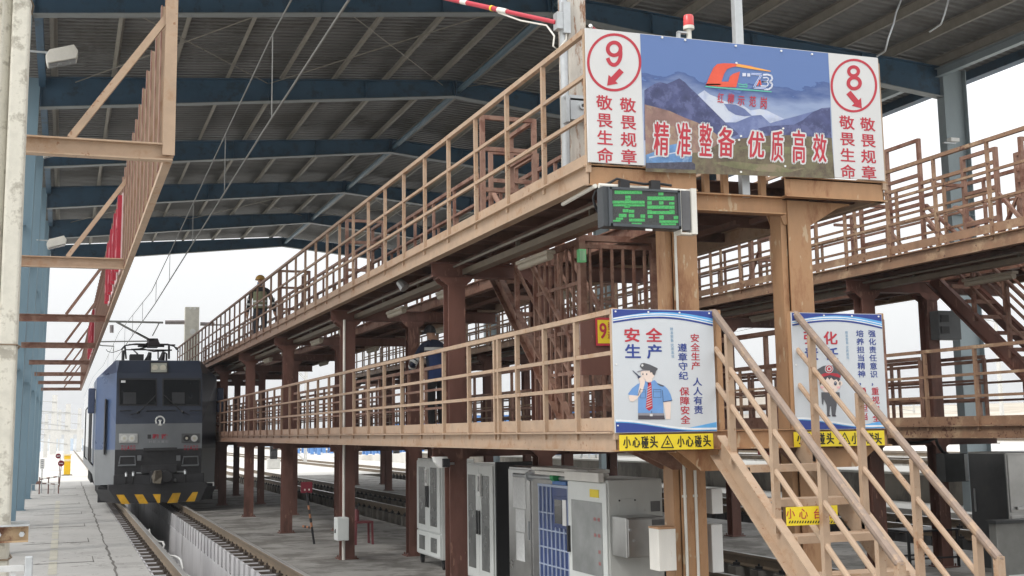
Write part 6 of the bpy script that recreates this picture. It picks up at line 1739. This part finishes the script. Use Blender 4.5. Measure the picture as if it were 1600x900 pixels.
t = thing('step_ladder', (21.5, 60, .5), 'small pale step ladder with a yellow tread above the console', 'ladder')
y = atX(925, 700, 21.6).y
m = MB()
for s in (-.35, .35): m.beam((21.6 + s, y - .5, .5), (21.6 + s * .7, y, 1.9), .06, .06); m.beam((21.6 + s, y + .4, .5), (21.6 + s * .7, y, 1.9), .06, .06)
m.build('frame', galv, t); m = MB()
for z, yy in ((.85, -.38), (1.2, -.25), (1.55, -.13)): m.box(21.3, y + yy - .1, z, 21.9, y + yy + .1, z + .05)
m.build('tread', yellowp, t)
# a green coach on the far rails
t = thing('passenger_coach', (62, 126, .7), 'dark green coach with a yellow stripe on the far rails behind the platforms', 'coach')
m = MB()
pr_ = [(-1.5, 1.6), (1.5, 1.6), (1.5, 3.9), (1.25, 4.4), (.6, 4.75), (-.6, 4.75), (-1.25, 4.4), (-1.5, 3.9)]
m.prism([(62 + a, 114, b) for a, b in pr_], (0, 25, 0)); m.build('body', mat('coach_green', (.03, .10, .065), .4), t, bevel=.05)
m = MB(); m.box(60.48, 114.1, 2.3, 60.495, 138.9, 2.5); m.build('stripe', yellowp, t)
m = MB()
for i in range(11): m.box(60.475, 115.4 + i * 2.1, 2.85, 60.49, 116.6 + i * 2.1, 3.7)
m.build('window', mat('coach_window', (.10, .12, .13), .15), t)
m = MB()
for yy in (116, 118.5, 134, 136.5): m.tube([(60.9, yy, 1.15), (61.05, yy, 1.15)], .46, 16); m.tube([(62.9, yy, 1.15), (63.05, yy, 1.15)], .46, 16)
m.box(60.8, 120, .95, 63.2, 133, 1.6); m.box(60.9, 115, 1.0, 63.1, 137.5, 1.6); m.build('running_gear', lblack, t)
# distant overhead wires to the right
for k, (z, X_, lab) in enumerate(((6.2, 25.2, 'thin distant overhead wire above the raised ground, nearest of three'), (7.4, 31.7, 'thin distant overhead wire above the raised ground, middle of three'), (8.2, 40.7, 'thin distant overhead wire above the raised ground, farthest of three'))):
    m = MB(); m.tube([(X_, 10 + i * 20, z + .35 * math.cos(i * math.pi)) for i in range(12)], .016, 5); tag(m.build('overhead_wire', wg), lab, 'overhead wire')
# small red and white board on the far wall seen through the stairs
a = atX(1209, 703, 19.85); m = MB(); m.box(19.84, a.y - .9, a.z - .15, 19.86, a.y + .9, a.z + .15); m.mi = 1; m.box(19.832, a.y + .4, a.z - .1, 19.839, a.y + .75, a.z + .1)
tag(m.build('wall_sign', [redp, whitep]), 'small red board on the far wall seen between the stair treads', 'sign')

# ------------------------------------------------------------------ people
jk = mat('jacket_navy', (.022, .03, .06), .8, var=.2, scale=10); jk2 = mat('jacket_black', (.018, .019, .022), .8, var=.2, scale=10)
tr = mat('trousers_black', (.016, .016, .018), .8, var=.2, scale=10); sk = mat('skin', (.42, .25, .17), .55, var=.06); bt = mat('boots_black', (.012, .012, .012), .5)
tr2 = mat('trousers_dark_blue', (.035, .04, .055), .8, var=.2, scale=10)
rf_ = mat('reflective_band', (.62, .63, .61), .4, var=.08); vst = mat('vest_olive', (.20, .21, .12), .75, var=.15, scale=8)
navy2 = mat('jacket_blue_panel', (.03, .055, .16), .8, var=.2, scale=8)
def person(loc, rot, J, E_, label, mats, region, scale=1):
    root = thing('person', loc, label, 'person'); root.rotation_euler = (0, 0, rot); root.scale = (scale,) * 3
    names = list(J); me = bpy.data.meshes.new('body')
    me.from_pydata([J[n][0] for n in names], [(names.index(a), names.index(b)) for a, b in E_], [])
    o = bpy.data.objects.new('body', me); col.objects.link(o)
    sm = o.modifiers.new('skin', 'SKIN'); sm.use_smooth_shade = True
    ss = o.modifiers.new('sub', 'SUBSURF'); ss.levels = 2; ss.render_levels = 2
    if not me.skin_vertices: me.skin_vertices.new()
    for i, n in enumerate(names):
        r_ = J[n][1]; d = me.skin_vertices[0].data[i]; d.radius = r_ if isinstance(r_, tuple) else (r_, r_); d.use_root = (n == 'hip')
    dg = bpy.context.evaluated_depsgraph_get()
    m2 = bpy.data.meshes.new_from_object(o.evaluated_get(dg)); m2.name = 'body'
    o.modifiers.clear(); o.data = m2; bpy.data.meshes.remove(me)
    m2.materials.clear()
    for mm in mats: m2.materials.append(mm)
    for p in m2.polygons: p.material_index = region(p.center); p.use_smooth = True
    o.parent = root; ORG[o.name] = ORG[root.name]
    return root
def part(name, mb, mats, root, smooth=True):
    ORG['_zero'] = Vector((0, 0, 0))
    class Z: pass
    mb_parent = root
    o = mb.build(name, mats, None, smooth, origin=(0, 0, 0)); o.location = (0, 0, 0); o.parent = root
    return o
def ringband(mb, c, rx, ry, z0, z1, n=20, rot=0, tilt=0):
    b = len(mb.v)
    for z in (z0, z1):
        for k in range(n):
            t_ = 2 * math.pi * k / n; mb.v.append((c[0] + rx * math.cos(t_), c[1] + ry * math.sin(t_), z + tilt * math.sin(t_)))
    for k in range(n):
        k2 = (k + 1) % n; mb.f.append((b + k, b + k2, b + n + k2, b + n + k)); mb.m.append(mb.mi)
EDG = [('hip', 'waist'), ('waist', 'chest'), ('chest', 'neckb'), ('neckb', 'neck'), ('neck', 'head'), ('head', 'crown'), ('head', 'nose'), ('neckb', 'shL'), ('shL', 'elL'), ('elL', 'wrL'), ('wrL', 'haL'), ('haL', 'fL'), ('haL', 'f2L'), ('haL', 'f3L'), ('haL', 'f4L'), ('haL', 'thL'), ('neckb', 'shR'), ('shR', 'elR'), ('elR', 'wrR'), ('wrR', 'haR'), ('haR', 'fR'), ('haR', 'f2R'), ('haR', 'f3R'), ('haR', 'f4R'), ('haR', 'thR'), ('hip', 'hpL'), ('hpL', 'knL'), ('knL', 'anL'), ('anL', 'toL'), ('hip', 'hpR'), ('hpR', 'knR'), ('knR', 'anR'), ('anR', 'toR')]
def rig(elL, wrL, elR, wrR, knL, anL, knR, anR, lean=0, headf=0):
    """figure facing -y, L on the +x side"""
    J = {'hip': ((0, 0, .93), (.155, .115)), 'waist': ((0, -lean * .3, 1.08), (.15, .11)), 'chest': ((0, -lean * .7, 1.28), (.175, .12)), 'neckb': ((0, -lean, 1.43), (.10, .085)), 'neck': ((0, -lean - .01, 1.50), .055), 'head': ((0, -lean - .03 - headf, 1.60), (.078, .092)), 'crown': ((0, -lean - .015 - headf, 1.69), (.074, .088)), 'nose': ((0, -lean - .125 - headf, 1.59), .016),
         'shL': ((.185, -lean, 1.385), .07), 'shR': ((-.185, -lean, 1.385), .07), 'elL': (elL, .052), 'elR': (elR, .052), 'wrL': (wrL, .04), 'wrR': (wrR, .04),
         'hpL': ((.095, 0, .86), .095), 'hpR': ((-.095, 0, .86), .095), 'knL': (knL, .068), 'knR': (knR, .068), 'anL': (anL, .055), 'anR': (anR, .055)}
    for s, el, wr, an in (('L', elL, wrL, anL), ('R', elR, wrR, anR)):
        d = (Vector(wr) - Vector(el)).normalized(); w_ = Vector(wr); side = d.cross(Vector((0, 1, 0))); side = side.normalized() if side.length > .1 else Vector((1, 0, 0))
        J['ha' + s] = (tuple(w_ + d * .06), (.034, .024))
        for i, (k, ln) in enumerate((('f', .085), ('f2', .10), ('f3', .095), ('f4', .075))):
            J[k + s] = (tuple(w_ + d * (.06 + ln) + Vector((0, 1, 0)) * ((i - 1.5) * .022) + side * .015), .009)
        J['th' + s] = (tuple(w_ + d * .09 + Vector((0, -.045, 0)) + side * .01), .01)
        J['to' + s] = ((an[0] + (.02 if s == 'L' else -.02), an[1] - .17, .035), (.045, .035))
    return J
# walking man on the upper deck
J = rig((.30, .02, 1.12), (.36, -.06, .86), (-.28, .04, 1.12), (-.31, .02, .84), (.12, -.12, .48), (.13, -.06, .07), (-.10, .05, .48), (-.12, .14, .09))
def reg(c):
    if c.z > 1.475: return 0
    if abs(c.x) > .26 and c.z < .87: return 0
    if c.z < .12: return 3
    if c.z < .92 and abs(c.x) < .26: return 2
    return 1
pu = person((4.42, 30.4, ZU), R(-18), J, EDG, 'person in yellow hard hat and olive vest standing on the upper deck', [sk, jk2, tr2, bt], reg, 1.0)
m = MB(); c = J['head'][0]
n = 20
for i in range(7):
    a0 = i / 7 * math.pi / 2; a1 = (i + 1) / 7 * math.pi / 2
    for k in range(n):
        t0, t1 = 2 * math.pi * k / n, 2 * math.pi * (k + 1) / n
        f_ = lambda a, t_: (c[0] + .122 * math.cos(a) * math.cos(t_), c[1] + .01 + .142 * math.cos(a) * math.sin(t_), 1.655 + .125 * math.sin(a))
        m.face([f_(a0, t0), f_(a0, t1), f_(a1, t1), f_(a1, t0)])
m.prism([(c[0] + .125 * math.cos(t_), c[1] + .01 + (.20 if math.sin(t_) < 0 else .15) * math.sin(t_), 1.65) for t_ in [2 * math.pi * k / 20 for k in range(20)]], (0, 0, .012))
part('hard_hat', m, mat('hat_yellow', (.48, .27, .06), .45), pu)
m = MB(); m.prism([(-.05, c[1] - .10, 1.50), (.05, c[1] - .10, 1.50), (.06, c[1] - .075, 1.585), (-.06, c[1] - .075, 1.585)], (0, .02, 0)); part('face_mask', m, mat('mask_blue', (.12, .25, .45), .7), pu)
m = MB(); ringband(m, (0, 0), .178, .135, .95, 1.36); m.face([(-.15, -.1, 1.36), (-.06, -.1, 1.44), (-.06, .1, 1.44), (-.15, .1, 1.36)]); m.face([(.15, -.1, 1.36), (.06, -.1, 1.44), (.06, .1, 1.44), (.15, .1, 1.36)]); part('vest', m, vst, pu)
m = MB()
for z in (1.0, 1.1): ringband(m, (0, 0), .183, .14, z, z + .045)
for s, (a, b) in ((1, (J['elL'][0], J['wrL'][0])), (-1, (J['elR'][0], J['wrR'][0]))):
    for f_ in (-.3, .15):
        p = Vector(a).lerp(Vector(b), f_); d = (Vector(b) - Vector(a)).normalized(); m.tube([p, p + d * .05], .062, 12, cap=False)
part('reflective_bands', m, rf_, pu)
# man on the lower deck seen from behind
J = rig((.36, -.10, 1.13), (.30, -.30, 1.0), (-.25, -.08, 1.12), (-.2, -.28, 1.05), (.09, -.03, .48), (.10, .02, .07), (-.09, -.02, .48), (-.10, .03, .07), lean=.10, headf=.05)
J['crown'] = ((0, -.19, 1.67), (.074, .088))
def reg2(c):
    if c.z > 1.49: return 0
    if c.y < -.33 and c.z < 1.2: return 0
    if c.z < .12: return 3
    if c.z < .82 and abs(c.x) < .25: return 2
    if 1.36 > c.z > .8 and c.y > -.0 and abs(c.x) < .15: return 4
    return 1
pl_ = person((5.46, 18.7, ZL), R(180 + 14), J, EDG, 'person in navy jacket with reflective stripes and black cap on the lower deck', [sk, jk, tr, bt, navy2], reg2, .97)
c = J['head'][0]; m = MB()
for i in range(6):
    a0 = i / 6 * math.pi / 2; a1 = (i + 1) / 6 * math.pi / 2
    for k in range(n):
        t0, t1 = 2 * math.pi * k / n, 2 * math.pi * (k + 1) / n
        f_ = lambda a, t_: (c[0] + .10 * math.cos(a) * math.cos(t_), c[1] - .02 + .118 * math.cos(a) * math.sin(t_), 1.61 + .14 * math.sin(a))
        m.face([f_(a0, t0), f_(a0, t1), f_(a1, t1), f_(a1, t0)])
m.prism([(-.09, c[1] - .1, 1.63), (-.06, c[1] - .21, 1.61), (.06, c[1] - .21, 1.61), (.09, c[1] - .1, 1.63)], (0, 0, .012)); part('cap', m, black, pl_)
m = MB(); m.prism([(-.09, c[1] - .135, 1.645), (.1, c[1] - .135, 1.645), (.1, c[1] - .135, 1.66), (-.09, c[1] - .135, 1.66)], (0, -.01, 0)); part('cap_badge', m, rf_, pl_)
m = MB(); ringband(m, (0, -.07), .205, .15, 1.315, 1.365, tilt=0)
for a, b in ((J['shL'][0], J['elL'][0]), (J['elL'][0], J['wrL'][0]), (J['elR'][0], J['wrR'][0])):
    for f_ in ((.72, .95) if a is J['shL'][0] else (.3,)):
        p = Vector(a).lerp(Vector(b), f_); d = (Vector(b) - Vector(a)).normalized(); m.tube([p, p + d * .05], .069, 12, cap=False)
part('reflective_bands', m, rf_, pl_)
# ------------------------------------------------------------------ thin haze of the place
hb = MB(); hb.box(-1000, -130, -2.4, 1100, 1000, 15)
hz = hb.build('haze', [], origin=(0, 0, 0))
hm = bpy.data.materials.new('haze_air'); hm.use_nodes = True
hn = hm.node_tree.nodes; hl = hm.node_tree.links
hn.remove(hn['Principled BSDF'])
pv = hn.new('ShaderNodeVolumePrincipled'); pv.inputs['Color'].default_value = (.95, .96, .98, 1); pv.inputs['Density'].default_value = .0006; pv.inputs['Anisotropy'].default_value = .2
hl.new(pv.outputs[0], hn['Material Output'].inputs['Volume'])
hz.data.materials.append(hm)
tag(hz, kind='stuff')
